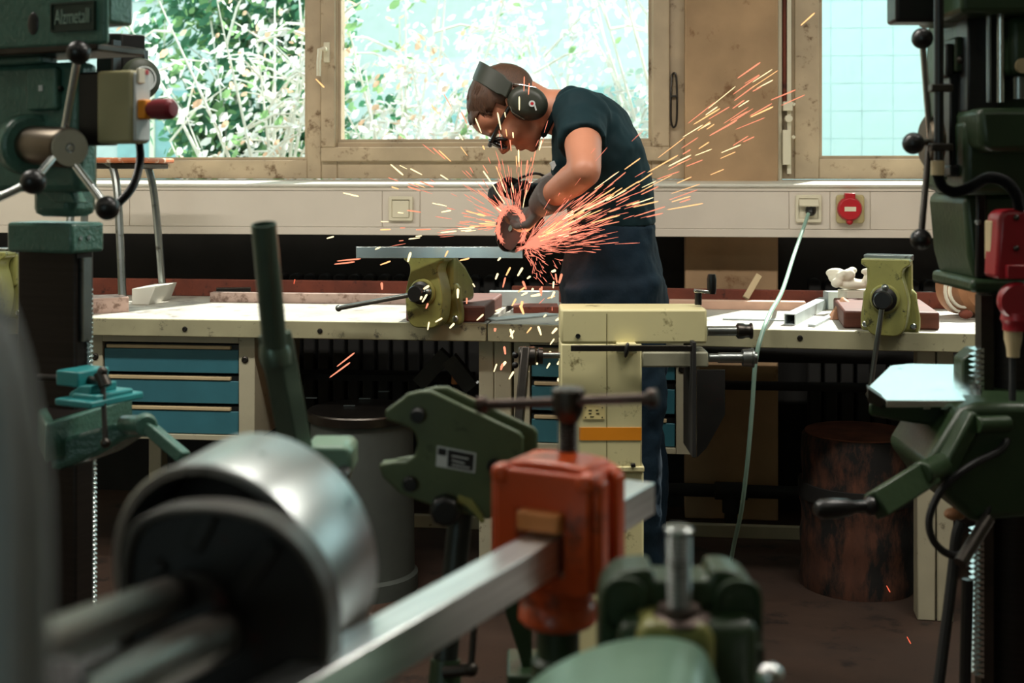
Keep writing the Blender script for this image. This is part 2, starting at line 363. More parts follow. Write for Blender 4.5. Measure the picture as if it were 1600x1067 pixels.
def socket(name, label, px, py, kind):
    c = ROOM.y(px, py, DV + .003); t = thing(name, label, 'socket', Fr(Matrix.Translation(c)), None)
    if kind == 'flap':
        obj('surround', MB().ring([(x, 0, z) for x, z in rrect(-.046, .046, -.046, .046, .006)], [(x, 0, z) for x, z in rrect(-.033, .033, -.033, .033, .004)], (0, -.013, 0)), m_white, t, bevel=.003)
        obj('flap', MB().box(-.032, .032, -.016, 0, -.034, .030), m_white, t, bevel=.003)
    elif kind == 'open':
        obj('surround', MB().ring([(x, 0, z) for x, z in rrect(-.046, .046, -.050, .050, .006)], [(x, 0, z) for x, z in rrect(-.034, .034, -.036, .036, .004)], (0, -.013, 0)), m_white, t, bevel=.003)
        obj('insert', MB().box(-.034, .034, -.004, 0, -.036, .036), m_white, t)
        f = MB().prism([(-.034, -.012, .034), (-.034, -.03, .012), (-.034, -.028, .008), (-.034, -.006, .02)], (.068, 0, 0)); obj('flap', f, m_white, t)
    else:
        obj('base', MB().prism([(x, 0, z) for x, z in rrect(-.050, .048, -.052, .050, .012)], (0, -.022, 0)), mat('beige_socket_base', 'b9ab7c', .5), t, bevel=.004)
        l = MB().lathe([(.043, 0), (.043, .02), (.038, .03), (0, .03)], (-.006, -.022, 0), (0, -1, 0)); l.box(-.024, .012, -.05, -.022, .03, .056); l.sphere((-.006, -.036, -.045), .012)
        obj('lid', l, m_red, t, bevel=.002)
        obj('marking', MB().box(-.026, .014, -.0535, -.051, -.008, .008), m_white, t)
    return t
socket('wall_socket', 'cream square wall socket with closed flap behind the left vise', 627, 326, 'flap')
sk = socket('wall_socket', 'cream wall socket with raised flap and a plug in it', 1263, 326, 'open')
socket('red_socket', 'round red lidded industrial socket on the cable trunking', 1328, 326, 'red')
# plug and hanging cable
pf = Fr(Matrix.Translation(ROOM.y(1267, 327, DV - .0)))
pc = thing('plug_cable', 'pale green cable hanging from a black plug down past the bench', 'cable', pf)
pl = MB().lathe([(.019, .0), (.019, .02), (.014, .034), (.007, .04)], (0, .0, 0), (-.15, -1, -.35)); obj('plug', pl, m_black, pc)
pts = [pf.y(1263, 334, -.05), pf.y(1254, 360, -.12), pf.y(1240, 400, -.25), pf.d(1222, 455, 4.05), pf.d(1202, 492, 3.72), pf.d(1188, 530, 3.63), pf.d(1180, 570, 3.62), pf.d(1175, 640, 3.64), pf.d(1168, 720, 3.68), pf.d(1158, 800, 3.75), pf.d(1147, 850, 3.85), pf.d(1135, 880, 3.98)]
pts[-1].z = -pf.M.translation.z + .012
obj('cable', MB().tube(bez(pts, 8), .0068, 8), m_cable, pc)

# ---------------------------------------------------------------- radiators and pipes in the niches under the windows
def radiator(label, x0, x1):
    fr = Fr(Matrix.Translation((x0, 4.93, .18))); t = thing('radiator', label, 'radiator', fr, 'radiators'); nrib = int((x1 - x0) / .06)
    first = None
    for i in range(nrib):
        if first is None:
            m = MB(); m.prism([(x, 0, z) for x, z in rrect(0, .045, 0, .72, .02, 4)], (0, .07, 0)); first = obj('rib', m, m_niche, t, bevel=.006)
        else:
            c = first.copy(); COL.objects.link(c); c.parent = t; c.location = (i * .06, 0, 0)
    
    for zz_ in (.06, .66): obj('rail', MB().cyl((0, .035, zz_), (nrib * .06, .035, zz_), .02, n=10), m_niche, t)
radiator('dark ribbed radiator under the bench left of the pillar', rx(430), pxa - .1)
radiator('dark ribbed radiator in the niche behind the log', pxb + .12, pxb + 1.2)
def hpipe(label, px0, px1, py, v, r, tee=None):
    a, b = ROOM.y(px0, py, v), ROOM.y(px1, py, v); zc = (a.z + b.z) / 2; t = thing('heating_pipe', label, 'pipe', Fr(Matrix.Translation((a.x, v, zc))))
    obj('run', MB().cyl((0, 0, 0), (b.x - a.x, 0, 0), r, n=14), m_niche, t)
    if tee:
        q = ROOM.y(tee, py, v).x - a.x
        obj('tee', MB().cyl((q - .06, 0, 0), (q + .06, 0, 0), r * 1.35, n=14).cyl((q, 0, 0), (q, 0, -zc + .01), r, n=14).cyl((q, 0, -.08), (q, 0, 0), r * 1.35, n=14), m_niche, t, bevel=.004)
    return t
hpipe('thick dark heating pipe just under the right worktop', 1040, 1700, 556, 4.76, .030)
hpipe('thin dark heating pipe below the thick one', 1040, 1700, 606, 4.80, .017)
hpipe('dark heating pipe with a tee near the floor', 1010, 1700, 773, 4.78, .024, tee=1142)
rl = MB(); a, b = ROOM.y(645, 801, 4.62), ROOM.y(1262, 836, 4.62)
rr_ = obj('bench_rail', MB().box(0, b.x - a.x, 0, .03, 0, .045), m_cab, frame=Fr(Matrix.Translation((a.x, 4.62, rz(836, 4.62, 1000)))), bevel=.003, label='pale low rail running along the wall behind the benches', cat='rail')

# ================================================================ benches
BZ = .842; BY = 3.85
JX = ROOM.z(762, 505, BZ).x
LB = Fr(Matrix.Translation((JX, BY, 0)))                          # left bench: origin at the joint
RB = Fr(Matrix.Translation((JX, BY, 0)) @ Matrix.Rotation(R(-3.1), 4, 'Z'))
lb = thing('workbench', 'left workbench with scratched beige edge and a vise at its right end', 'workbench', LB, 'workbenches')
obj('worktop', MB().box(-2.55, -.002, .012, .76, BZ - .052, BZ), m_worktop, lb)
obj('front_edge', MB().box(-2.55, -.002, -.006, .012, BZ - .054, BZ + .0005), m_edge, lb, bevel=.003)
def screws(par, fr, pix, r=.008):
    for px, py in pix:
        c = fr.y(px, py, -.006); obj('screw', MB().lathe([(r, 0), (r, .003), (r * .6, .004), (r * .5, .002), (0, .002)], c, (0, -1, 0), 12), m_dksteel, par)
screws(lb, LB, [(289, 514), (500, 517)])
zt = BZ - .054
def leg(par, fr, px0, px1, y0, y1, lines=()):
    a, b = fr.y(px0, 700, y0).x, fr.y(px1, 700, y0).x
    obj('leg', MB().box(a, b, y0, y1, 0, zt), m_cab, par, bevel=.004)
a, b = LB.y(748, 700, .06).x, LB.y(772, 700, .06).x
for q0, q1 in ((748, 771), (772, 799)): leg(lb, LB, q0, q1, .06, .14)
leg(lb, LB, 232, 252, .56, .62)
rb = thing('workbench', 'right workbench behind the cream machine, carrying scrap metal and a vise', 'workbench', RB, 'workbenches')
RX1 = RB.y(1700, 540, 0).x
obj('worktop', MB().box(.002, RX1, .012, .70, BZ - .052, BZ), m_worktop, rb)
obj('front_edge', MB().box(.002, RX1, -.006, .012, BZ - .054, BZ + .0005), m_edge, rb, bevel=.003)
screws(rb, RB, [(1250, 528)])
for q0, q1 in ((1433, 1462), (1464, 1490)): leg(rb, RB, q0, q1, .05, .13)
# rust-brown upstand boards along the back
a = ROOM.y(138, 440, 4.60); b = ROOM.y(1500, 440, 4.60)
obj('back_board', MB().box(0, JX - a.x - .3, 0, .025, 0, .062), m_rust, frame=Fr(Matrix.Translation((a.x, 4.585, BZ))), bevel=.003, label='rust-brown upstand board along the back of the left bench', cat='board')
x0 = RB.y(800, 460, .68).x
obj('back_board', MB().box(0, RX1 - x0, 0, .02, 0, .055), m_rust, frame=Fr(RB.M @ Matrix.Translation((x0, .675, BZ))), bevel=.003, label='rust-brown upstand board along the back of the right bench', cat='board')

def drawer_unit(fr, label, px0, px1, py0, py1, y, inner, rows, locks, hx):
    a, b = fr.y(px0, py0, y), fr.y(px1, py1, y); w = b.x - a.x; H = zt - b.z
    tf = Fr(fr.M @ Matrix.Translation((a.x, y, b.z))); t = thing('drawer_cabinet', label, 'cabinet', tf, 'drawer cabinets')
    f = MB(); i0, i1 = tf.y(inner[0], 600, 0).x, tf.y(inner[1], 600, 0).x
    zt0, zb0 = tf.y(px0, rows[0][0] - 3, 0).z, tf.y(px0, rows[-1][1] + 1, 0).z
    for bx in ((0, i0, 0, .5, 0, H), (i1, w, 0, .5, 0, H), (i0, i1, 0, .5, 0, zb0), (i0, i1, 0, .5, zt0, H)): f.box(*bx)
    obj('carcass', f, m_cab, t, bevel=.002)
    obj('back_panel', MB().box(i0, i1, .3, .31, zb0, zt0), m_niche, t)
    for r0, r1 in rows:
        za, zb = tf.y(px0, r1, 0).z, tf.y(px0, r0, 0).z
        d = obj('drawer', MB().box(i0 + .004, i1 - .003, .006, .28, za, zb - .016), m_drawer, t, bevel=.002)
        obj('handle_recess', MB().box(i0 + .004, i1 - .003, .014, .03, zb - .016, zb), m_black, d)
        obj('handle', MB().box(i0 + .012, i1 - .028, .002, .016, zb - .014, zb - .003), m_strip, d, bevel=.002)
    for lx, ly in locks:
        c = tf.y(lx, ly, 0); obj('lock', MB().lathe([(.011, 0), (.011, .003), (.007, .005), (.006, .002), (0, .002)], c, (0, -1, 0), 16), m_dksteel, t)
    return t
drawer_unit(LB, 'drawer cabinet under the left bench with three teal drawers', 143, 398, 530, 690, .04, (160, 373), ((536, 580), (584, 627), (631, 674)), ((383, 562), (149, 557)), 0)
drawer_unit(RB, 'drawer cabinet under the right bench half hidden by the cream machine', 803, 1086, 535, 711, .04, (828, 1056), ((541, 588), (594, 640), (646, 690)), ((1066, 577),), 0)
# things under the left bench
g = FRC(566, 4.02); t = thing('steel_stand', 'round grey steel stand with a dark disc top under the left bench', 'stand', g)
top = 1.3 - (640 - HZ) / FPX * 4.0
obj('body', MB().lathe([(.175, 0), (.175, .05), (.165, .06), (.160, top - .03)], (0, 0, 0), (0, 0, 1), 40), m_grey, t)
obj('disc_top', MB().lathe([(.17, top - .03), (.172, top - .005), (.168, top)], (0, 0, 0), (0, 0, 1), 40), m_dksteel, t)
for i, (px, py) in enumerate(((487, 622), (570, 623), (546, 634), (600, 612))):
    q = g.z(px, py, top + .002); obj('metal_scrap', MB().box(-.018, .018, -.006, .006, 0, .003), m_steel, frame=Fr(g.M @ Matrix.Translation(q)), label=['leftmost', 'rear middle', 'frontmost', 'rightmost'][i] + ' of the four metal offcuts on the round steel stand', cat='offcut', group='offcuts on the steel stand')
for nm, lb_, px0, py0, px1, py1, m in (('wood_plank', 'dark plank leaning under the bench left of the legs', 655, 600, 698, 552, m_niche), ('wood_plank', 'dark plank sloping right under the bench beside the legs', 702, 560, 738, 606, m_niche)):
    yv = .35 if px0 < 700 else .28; a = LB.y(px0, py0, yv); b = LB.y(px1, py1, yv); b2 = b + (b - a) * .0
    obj(nm, MB().bar((0, 0, 0), b - a, .05, .045, up=(0, 1, 0)), mat('grey_plank', '3a3a38', .8), frame=Fr(LB.M @ Matrix.Translation(a)), label=lb_, cat='plank')
a = LB.y(495, 592, .45); sh = obj('bench_shelf', MB().box(-.30, .52, 0, .12, -.02, 0), m_niche, frame=Fr(LB.M @ Matrix.Translation(a + Vector((0, .1, 0)))), label='dark shelf under the left bench', cat='shelf')
a = LB.y(710, 600, .3); obj('brush', MB().bar((0, 0, 0), (.004, 0, .05), .02, .02).bar((.004, 0, .05), (.006, 0, .075), .028, .02), m_bwood, frame=Fr(LB.M @ Matrix.Translation(a)), label='small wooden brush under the bench beside the planks', cat='brush', bevel=.003)
# charred log
lg = FRC(1340, 4.05); t = thing('log_stump', 'upright charred log stump with an iron band under the right bench', 'log', lg)
H = 1.3 - (676 - HZ) / FPX * 4.05; rad = .176; m = MB(); rnd = random.Random(4)
pr = [(rad * (1 + .02 * math.sin(k * 1.7)), H * k / 14) for k in range(14)] + [(rad * .99, H - .01), (rad * .96, H)]
m.lathe(pr, (0, 0, 0), (0, 0, 1), 36)
for v in m.b.verts: f = 1 + .03 * noise.noise(v.co * 9) + .015 * noise.noise(v.co * 30); v.co.x *= f; v.co.y *= f
obj('trunk', m, m_log, t)
obj('end_grain', MB().lathe([(0, H + .001), (rad * .93, H + .001), (rad * .93, H + .006), (0, H + .012)], (0, 0, 0), (0, 0, 1), 30, False), m_logtop, t)
obj('iron_band', MB().lathe([(rad * 1.0, H - .20), (rad * 1.05, H - .20), (rad * 1.05, H - .15), (rad * 1.0, H - .15)], (0, 0, 0), (0, 0, 1), 36), m_niche, t)

# ---------------------------------------------------------------- vises
def vise(name, label, fr_bench, px, py_front, rot, handle, sc_=1.0, hand_len=.27, D=3.80):
    base = fr_bench.z(px, py_front, BZ); M = fr_bench.M @ Matrix.Translation((base.x, base.y - .085, BZ)) @ Matrix.Rotation(R(rot), 4, 'Z')
    t = thing(name, label, 'vise', Fr(M))
    # front (moving) jaw: profile in x,z lofted in depth
    def prof(pts, y0, y1): return MB().prism([(x, y0, z) for x, z in pts], (0, y1 - y0, 0))
    half = [(.0, -.004), (.030, -.003), (.050, .014), (.059, .055), (.061, .095), (.053, .135), (.045, .165), (.050, .186), (.066, .198), (.066, .214)]
    pts = bez([(x, 0, z) for x, z in half], 4); pts = [(p.x, p.z) for p in pts]; full = pts + [(-x, z) for x, z in pts[::-1]][:-1]
    obj('front_jaw', prof(full, -.055, .012), m_olive, t, bevel=.012, seg=3)
    obj('jaw_plate', MB().box(-.066, .066, -.012, .014, .206, .223), m_steel, t, bevel=.002)
    ob = MB().lathe([(.040, 0), (.042, .008), (.038, .014)], (0, -.055, .102), (0, -1, 0), 28); obj('boss', ob, m_olive, t)
    hub = MB().lathe([(.034, 0), (.034, .012), (.026, .016), (.0255, .045), (.022, .05), (0, .05)], (0, -.066, .102), (0, -1, 0), 28); hu = obj('spindle_head', hub, m_black, t)
    c = Vector((0, -.096, .102)); d = Vector(handle).normalized(); hm = MB().cyl(c - d * .035, c + d * hand_len, .0075, n=14)
    for e in (-.035, hand_len): hm.sphere(c + d * e, .0105, n=12)
    obj('handle', hm, m_steel, t)
    # rear (fixed) body
    rear = [(-.082, .004), (-.074, -.002), (.074, -.002), (.084, .004), (.084, .04), (.076, .085), (.074, .11), (.062, .125), (-.062, .125), (-.074, .11), (-.076, .085), (-.082, .04)]
    obj('fixed_body', prof(rear, .03, .062), m_olive, t, bevel=.012, seg=3)
    rj = MB().prism([(x, .018 if x else 0, z) for x, z in rrect(-.062, .062, .10, .205, .012)], (0, .05, 0)); obj('rear_jaw', rj, m_olive, t, bevel=.008)
    obj('jaw_plate', MB().box(-.066, .066, .030, .046, .206, .223), m_steel, t, bevel=.002)
    anv = MB().prism([(-.048, .06, .056), (-.048, .06, .200), (-.048, .10, .196), (-.048, .15, .17), (-.048, .21, .12), (-.048, .22, .08), (-.048, .22, .056)], (.096, 0, 0)); obj('anvil', anv, m_olive, t, bevel=.014, seg=3)
    for s in (-1, 1):
        obj('bolt', MB().lathe([(.009, 0), (.009, .006), (.006, .008), (0, .008)], (s * .068, .03, .018), (0, -1, 0), 12), m_bright, t)
    return t
FRAME['vl'] = LB
def block(label, fr, px0, px1, pyb, h, depth, rot=0):
    a, b = fr.z(px0, pyb, BZ), fr.z(px1, pyb, BZ); w = (b - a).length
    return obj('wood_block', MB().box(0, w, 0, depth, 0, h), m_wood, frame=Fr(fr.M @ Matrix.Translation((a.x, a.y, BZ)) @ Matrix.Rotation(R(rot), 4, 'Z')), bevel=.006, label=label, cat='block')
block('red-brown wooden block under the left vise holding the workpiece', LB, 634, 759, 502, .05, .42)
block('red-brown wooden block under the right vise', RB, 1318, 1462, 513, .052, .40)
vl = vise('bench_vise', 'olive green vise clamping the flat bar at the bench front', LB, 682, 502, -15, (-.99, 0, -.20))
vr = vise('bench_vise', 'olive green vise with empty jaws and its handle hanging down, right bench', RB, 1382, 514, -14, (-.14, 0, -.99))
vf = vise('bench_vise', 'olive vise at the far left behind the drill column', LB, 12, 494, 0, (.0, -.2, -1), hand_len=.12)
# flat bar clamped in the left vise
a = LB.d(557, 385, 3.79); b = LB.d(817, 385, 3.73)
wp = obj('flat_bar', MB().bar((0, 0, -.0175), (b - a) + Vector((0, 0, -.0175)), .012, .033), m_bright, frame=Fr(LB.M @ Matrix.Translation(a)), bevel=.001, label='grey flat steel bar clamped in the vise and being ground', cat='steel bar')
# ---------------------------------------------------------------- scrap on the benches
def barpx(name, label, cat, fr, p0, p1, w, h, m, lift=0.0, hollow=False, group=None):
    a, b = fr.z(p0[0], p0[1], BZ + lift), fr.z(p1[0], p1[1], BZ + lift)
    d = b - a; L = d.length; ang = math.atan2(d.y, d.x); f = Fr(fr.M @ Matrix.Translation(a) @ Matrix.Rotation(ang, 4, 'Z'))
    if hollow:
        m_ = MB(); t_ = .003; o_ = [(0, -w / 2, 0), (0, w / 2, 0), (0, w / 2, h), (0, -w / 2, h)]; i_ = [(0, -w / 2 + t_, t_), (0, w / 2 - t_, t_), (0, w / 2 - t_, h - t_), (0, -w / 2 + t_, h - t_)]
        m_.ring(o_, i_, (L, 0, 0))
    else: m_ = MB().box(0, L, -w / 2, w / 2, 0, h)
    return obj(name, m_, m, frame=f, bevel=.0012, label=label, cat=cat, group=group)
m_tubepink = mat('scaled_tube', 'b39a90', .45, .6, var=.2, spots='7a6258')
barpx('square_tube', 'long scaled square tube lying along the left bench behind the drill stool', 'tube', LB, (331, 471), (655, 475), .04, .034, m_tubepink, hollow=True)
barpx('angle_piece', 'dark angle iron piece lying behind the square tube on the left bench', 'angle iron', LB, (338, 468), (392, 467), .03, .042, m_dksteel)
barpx('steel_tube', 'grey round-edged tube lying behind the left vise', 'tube', RB, (765, 477), (873, 477), .05, .05, m_galv)
barpx('flat_plate', 'thin steel plate lying on the bench just right of the left wooden block', 'plate', RB, (766, 501), (862, 492), .06, .006, m_galv)
barpx('rusty_slab', 'rusty slab on the bench behind the sparks', 'slab', RB, (802, 486), (872, 486), .12, .02, m_rust)
# steel channel pieces at the left end
cf = Fr(LB.M @ Matrix.Translation(LB.z(118, 492, BZ)) @ Matrix.Rotation(R(38), 4, 'Z'))
t_ = MB(); t_.box(0, .17, 0, .008, 0, .042); t_.box(0, .17, 0, .12, .042, .05); t_.box(0, .17, .112, .12, 0, .042)
obj('steel_channel', t_, m_tubepink, frame=cf, bevel=.001, label='steel channel offcut lying at the left end of the bench under the stool', cat='channel')
cf = Fr(LB.M @ Matrix.Translation(LB.z(206, 476, BZ)) @ Matrix.Rotation(R(0), 4, 'Z'))
w = MB().prism([(0, 0, 0), (.060, 0, 0), (.085, 0, .062), (.0, 0, .055)], (0, .2, 0)); obj('steel_wedge', w, m_sill, frame=cf, bevel=.002, label='white wedge-shaped casting between the stool legs on the left bench', cat='wedge')  # white colour carries the sunlight on the channel's slanted face
# right bench scrap
barpx('wood_batten', 'pale pinkish batten lying along the back of the right bench', 'batten', RB, (1046, 481), (1258, 484), .05, .028, mat('pink_batten', 'c9a28c', .6, var=.12))
barpx('square_tube', 'square steel tube with open black end pointing at the camera on the right bench', 'tube', RB, (1234, 508), (1288, 480), .034, .034, m_galv, hollow=True)
e = RB.z(1234, 508, BZ); d_ = (RB.z(1292, 474, BZ) - e).normalized()
barpx('square_tube', 'short square tube end lying behind the open-ended tube', 'tube', RB, (1290, 483), (1330, 482), .04, .06, m_galv)
barpx('flat_strip', 'narrow bright strip lying left of the right wooden block', 'strip', RB, (1268, 511), (1306, 492), .022, .008, m_galv)
barpx('flat_strip', 'thin strip lying across the right bench left of the square tube', 'strip', RB, (1130, 499), (1225, 501), .03, .005, m_galv)
barpx('metal_block', 'bright metal block behind the right vise', 'block', RB, (1400, 478), (1462, 477), .06, .045, m_galv)
barpx('paper_box', 'small white box with print under the rag on the right bench', 'box', RB, (1316, 489), (1362, 488), .07, .075, m_cloth)
c = RB.z(1294, 500, BZ); lf = MB().prism([(0, 0, 0), (.05, 0, 0), (.075, .05, .05), (.05, .06, .065), (.012, .03, .012)], (0.0, .05, 0.0)); obj('leather_scrap', lf, m_leather, frame=Fr(RB.M @ Matrix.Translation(c)), bevel=.006, label='folded brown leather scrap in front of the white box', cat='leather')
c = RB.z(1342, 489, BZ) ; rg = MB(); rnd = random.Random(8)
for i in range(20): rg.sphere((rnd.uniform(-.065, .065), rnd.uniform(-.03, .03), .098 + rnd.uniform(-.004, .045)), rnd.uniform(.012, .022), (rnd.uniform(.8, 1.7), .9, rnd.uniform(.6, 1)), 12)
rg.sphere((0, 0, .094), .03, (1.9, 1, .6), 14)
obj('rag', rg, m_cloth, frame=Fr(RB.M @ Matrix.Translation((c.x - .02, c.y, BZ))), remesh=.004, smooth=2, label='crumpled white rag heaped on the box beside the right vise', cat='rag')
a = RB.y(1165, 466, .62); b = RB.y(1186, 430, .67); obj('wood_stick', MB().bar((0, 0, 0), b - a, .022, .012, up=(0, 1, 0)), m_strip, frame=Fr(RB.M @ Matrix.Translation(a)), bevel=.002, label='pale stick leaning on the back board of the right bench', cat='stick')
# brown face shield hanging half behind the right drill
c = RB.z(1522, 497, BZ); hf = Fr(RB.M @ Matrix.Translation(c)); t = thing('welding_apron_roll', 'brown rounded leather roll with white straps lying right on the bench behind the drill', 'leather roll', hf)
ar = MB(); pr = [(.082, -.07), (.088, -.02), (.088, .05), (.075, .07)]
ar.lathe(pr, (.0, .06, .092), (.55, -1, .15), 28); obj('roll', ar, m_leather, t)
st = MB(); 
for r0 in (.062, .045): st.lathe([(r0, 0), (r0 + .008, .004), (r0 + .008, .012), (r0, .012), (r0, 0)], (-.04, -.004, .083), (.55, -1, .15), 24, False)
obj('strap', st, m_cloth, t)
obj('buckle', MB().sphere((-.035, -.06, .018), .018, (1.2, .8, .8), 12), m_rust, t)
# stool standing on the left bench
sf = Fr(LB.M @ Matrix.Translation(LB.z(172, 478, BZ))); SZ = sf.y(172, 262, 0).z
t = thing('stool', 'stool with a worn wooden seat and bent steel legs standing on the left bench', 'stool', sf)
xs0, xs1 = sf.y(128, 250, -.03).x, sf.y(226, 250, -.03).x
obj('seat', MB().box(xs0, xs1, -.03, .24, SZ + .016, SZ + .034), mat('worn_orange_wood', 'b5653a', .5, var=.2, spots='d8cdb8', samt=.5), t, bevel=.006)
obj('seat_frame', MB().box(xs0 + .01, xs1 - .015, -.01, .22, SZ - .004, SZ + .016), m_dksteel, t, bevel=.004)
for i, (pxb, pyb, pxt, yy) in enumerate(((192, 481, 166, 0), (255, 465, 222, .2), (100, 481, 132, 0), (128, 465, 150, .2))):
    bt = sf.z(pxb, pyb, .006); tp = sf.y(pxt, 254, yy); sgn = 1 if i < 2 else -1
    l = MB().tube(bez([tp + Vector((-.03 * sgn, 0, .006)), tp + Vector((.004 * sgn, 0, .0)), tp + Vector((.030 * sgn, 0, -.04)), tp.lerp(bt, .35) + Vector((.024 * sgn, 0, 0)), bt], 6), .0135, 10)
    obj('leg', l, m_steel, t)
# ================================================================ left drill press (hammered green)
dl = FRC(93, 2.35, 0, -24)
t = thing('drill_press', 'green pillar drill press at the left with raised maker lettering on its head', 'drill press', dl)
Y0 = -.18
hx = dl.y(165, 40, Y0).x; hz = dl.y(100, 72, Y0).z
hd = MB().box(-.16, hx, Y0, Y0 + .012, hz, 1.85); obj('head_cover', hd, m_gdrill, t, bevel=.02, seg=3)
obj('cover_side', MB().box(-.15, hx - .004, Y0 + .012, -.108, dl.x(190, 38, hx).z, 1.85), m_gdrill, t, bevel=.006)
obj('head_lip', MB().box(-.165, hx - .02, Y0 + .002, -.06, hz - .010, hz + .003), m_dksteel, t, bevel=.003)
c = dl.y(52, 37, Y0); obj('inspection_hole', MB().sphere((c.x, Y0, c.z), .019, (.65, .12, 1), 20), m_black, t)
a, b = dl.y(83, 6, Y0), dl.y(151, 47, Y0); pc_ = (a + b) / 2
np_ = obj('name_plate', MB().box(a.x, b.x, Y0 - .004, Y0 + .002, b.z, a.z).ring([(pc_.x + x, Y0 - .004, pc_.z + z) for x, z in rrect(-(b.x - a.x) / 2, (b.x - a.x) / 2, -(a.z - b.z) / 2, (a.z - b.z) / 2, .002)], [(pc_.x + x, Y0 - .004, pc_.z + z) for x, z in rrect(-(b.x - a.x) / 2 + .003, (b.x - a.x) / 2 - .003, -(a.z - b.z) / 2 + .003, (a.z - b.z) / 2 - .003, .002)], (0, -.003, 0)), mat('plate_green_black', '27392f', .4), t)
tx = text('lettering', 'Alzmetall', mat('letter_green', '8fa79a', .35, .2), np_, Matrix.Translation((pc_.x, Y0 - .005, pc_.z - .001)) @ Matrix.Rotation(R(90), 4, 'X') @ Matrix.Diagonal((.82, 1.45, 1, 1)), (b.x - a.x) * .262, .002)
# body under the head
bx = dl.y(122, 150, -.13).x
bz0 = dl.y(60, 300, -.13).z
obj('body', MB().box(-.19, bx, -.13, -.078, bz0, hz - .02), m_gdrill, t, bevel=.012)
obj('body_band', MB().box(-.19, dl.y(64, 90, -.14).x, -.14, -.1, dl.y(60, 99, -.14).z, dl.y(60, 86, -.14).z), m_gdrill, t, bevel=.004)
a, b = dl.y(42, 106, -.14), dl.y(90, 172, -.14)
cp_ = obj('gear_cover', MB().prism([(x, -.128, z) for x, z in rrect(a.x, b.x, b.z, a.z, .008)], (0, -.016, 0)), m_gdrill, t, bevel=.004)
obj('cover_label', MB().box((a.x + b.x) / 2 - .003, (a.x + b.x) / 2 + .006, -.1455, -.143, (a.z + b.z) / 2 - .004, (a.z + b.z) / 2 + .006), m_lab, cp_)
for q in ((a.x - .001, (a.z + b.z) / 2), (b.x + .001, (a.z + b.z) / 2)): obj('cover_screw', MB().sphere((q[0], -.135, q[1]), .005, n=10), m_dksteel, cp_)
# motor and belt housing seen behind on the right
mf = [dl.d(px, py, 2.62) for px, py in ((150, 52), (190, 52), (190, 120), (150, 120))]
obj('motor_flange', MB().prism(mf, (0.02, .05, 0)), m_black, t, bevel=.003)
fins = MB()
for i in range(5):
    q = dl.d(176 + i * 3.5, 62 + i * 3, 2.60 + i * .01); fins.box(q.x - .004, q.x + .002, q.y, q.y + .08, q.z - .08, q.z)
obj('motor_fins', fins, m_black, t)
q = dl.d(212, 124, 2.66); mo = MB().lathe([(.030, -.10), (.044, -.09), (.044, .02), (.040, .03), (.030, .034), (0, .034)], q, (.93, -.30, 0), 24); obj('motor', mo, mat('olive_black', '32382a', .4), t)
obj('motor_badge', MB().lathe([(.026, .034), (.026, .037), (.022, .037), (.022, .035), (.010, .036), (0, .036)], q, (.93, -.30, 0), 24), m_lab, t)
# control box
a, b = dl.y(150, 111, -.155), dl.y(205, 224, -.155)
obj('control_box', MB().box(a.x, b.x, -.155, -.108, b.z, a.z), m_beige, t, bevel=.006)
obj('box_back_plate', MB().box(dl.y(120, 112, -.12).x, a.x + .001, -.125, -.10, b.z - .002, a.z + .002), m_black, t, bevel=.004)
sp = MB().box(b.x - .002, b.x + .004, -.150, -.112, b.z + .004, a.z - .004); obj('switch_panel', sp, m_lab, t, bevel=.003)
e = dl.x(215, 171, b.x); e.y = -.132
es = obj('emergency_stop_base', MB().box(b.x + .003, b.x + .02, e.y - .013, e.y + .016, e.z - .016, e.z + .016), m_stripe, t, bevel=.003)
obj('emergency_stop', MB().lathe([(.012, .018), (.012, .026), (.0165, .028), (.018, .04), (.017, .062), (.012, .068), (0, .069)], (b.x, e.y, e.z), (1, 0, 0), 22), m_maroon, es)
for dz_, cc in ((.055, m_white), (.045, m_red)):
    obj('rocker_switch', MB().box(b.x + .003, b.x + .008, e.y - .014, e.y + .002, e.z + dz_ - .012, e.z + dz_ + .012) if dz_ > .05 else MB().box(b.x + .003, b.x + .006, e.y + .005, e.y + .014, e.z + .058, e.z + .066), cc, t, bevel=.001)
def hose(pts, r, n=8, pitch=.011):
    P = bez(pts, 14); out, rr = [], []
    for i in range(len(P) - 1):
        k = max(2, int((P[i + 1] - P[i]).length / (pitch / 2)))
        for j in range(k): out.append(P[i].lerp(P[i + 1], j / k)); rr.append(r * (1.0 if len(out) % 2 else .70))
    return MB().tube(out, rr, n)
h0 = [dl.d(px, py, D) for px, py, D in ((217, 218, 2.37), (219, 250, 2.38), (208, 290, 2.40), (186, 316, 2.42), (170, 322, 2.43), (158, 322, 2.44))]
obj('corrugated_conduit', hose(h0, .0085), m_black, t)
# capstan hub with three ball handles
hb = dl.d(44, 226, 2.20); he = dl.d(108, 231, 2.07); ax = (he - hb)
L_ = ax.length
obj('hub_boss', MB().lathe([(.048, 0), (.053, .01), (.053, .045), (.046, .05)], hb - ax * .15, ax, 30), m_gdrill, t, bevel=.003)
obj('hub', MB().lathe([(.033, .02), (.033, L_ - .004), (.031, L_)], hb, ax, 30), mat('bronze_hub', '5d5346', .35, .9), t)
obj('hub_cap', MB().lathe([(.030, L_), (.030, L_ + .004), (.008, L_ + .004), (.007, L_ + .001), (.004, L_ + .006), (0, L_ + .006)], hb, ax, 26), m_bright, t)
hc = hb + ax.normalized() * (L_ - .03)
for px, py, D in ((123, 82, 2.06), (168, 325, 2.05), (52, 284, 1.98), (-14, 312, 1.98)):
    if px < 0: continue
    e = dl.d(px, py, D); s = obj('spoke', MB().cyl(hc, e, .0065, n=12), m_bright, t)
    obj('ball_knob', MB().sphere(e, .0195, n=22), m_black, s)
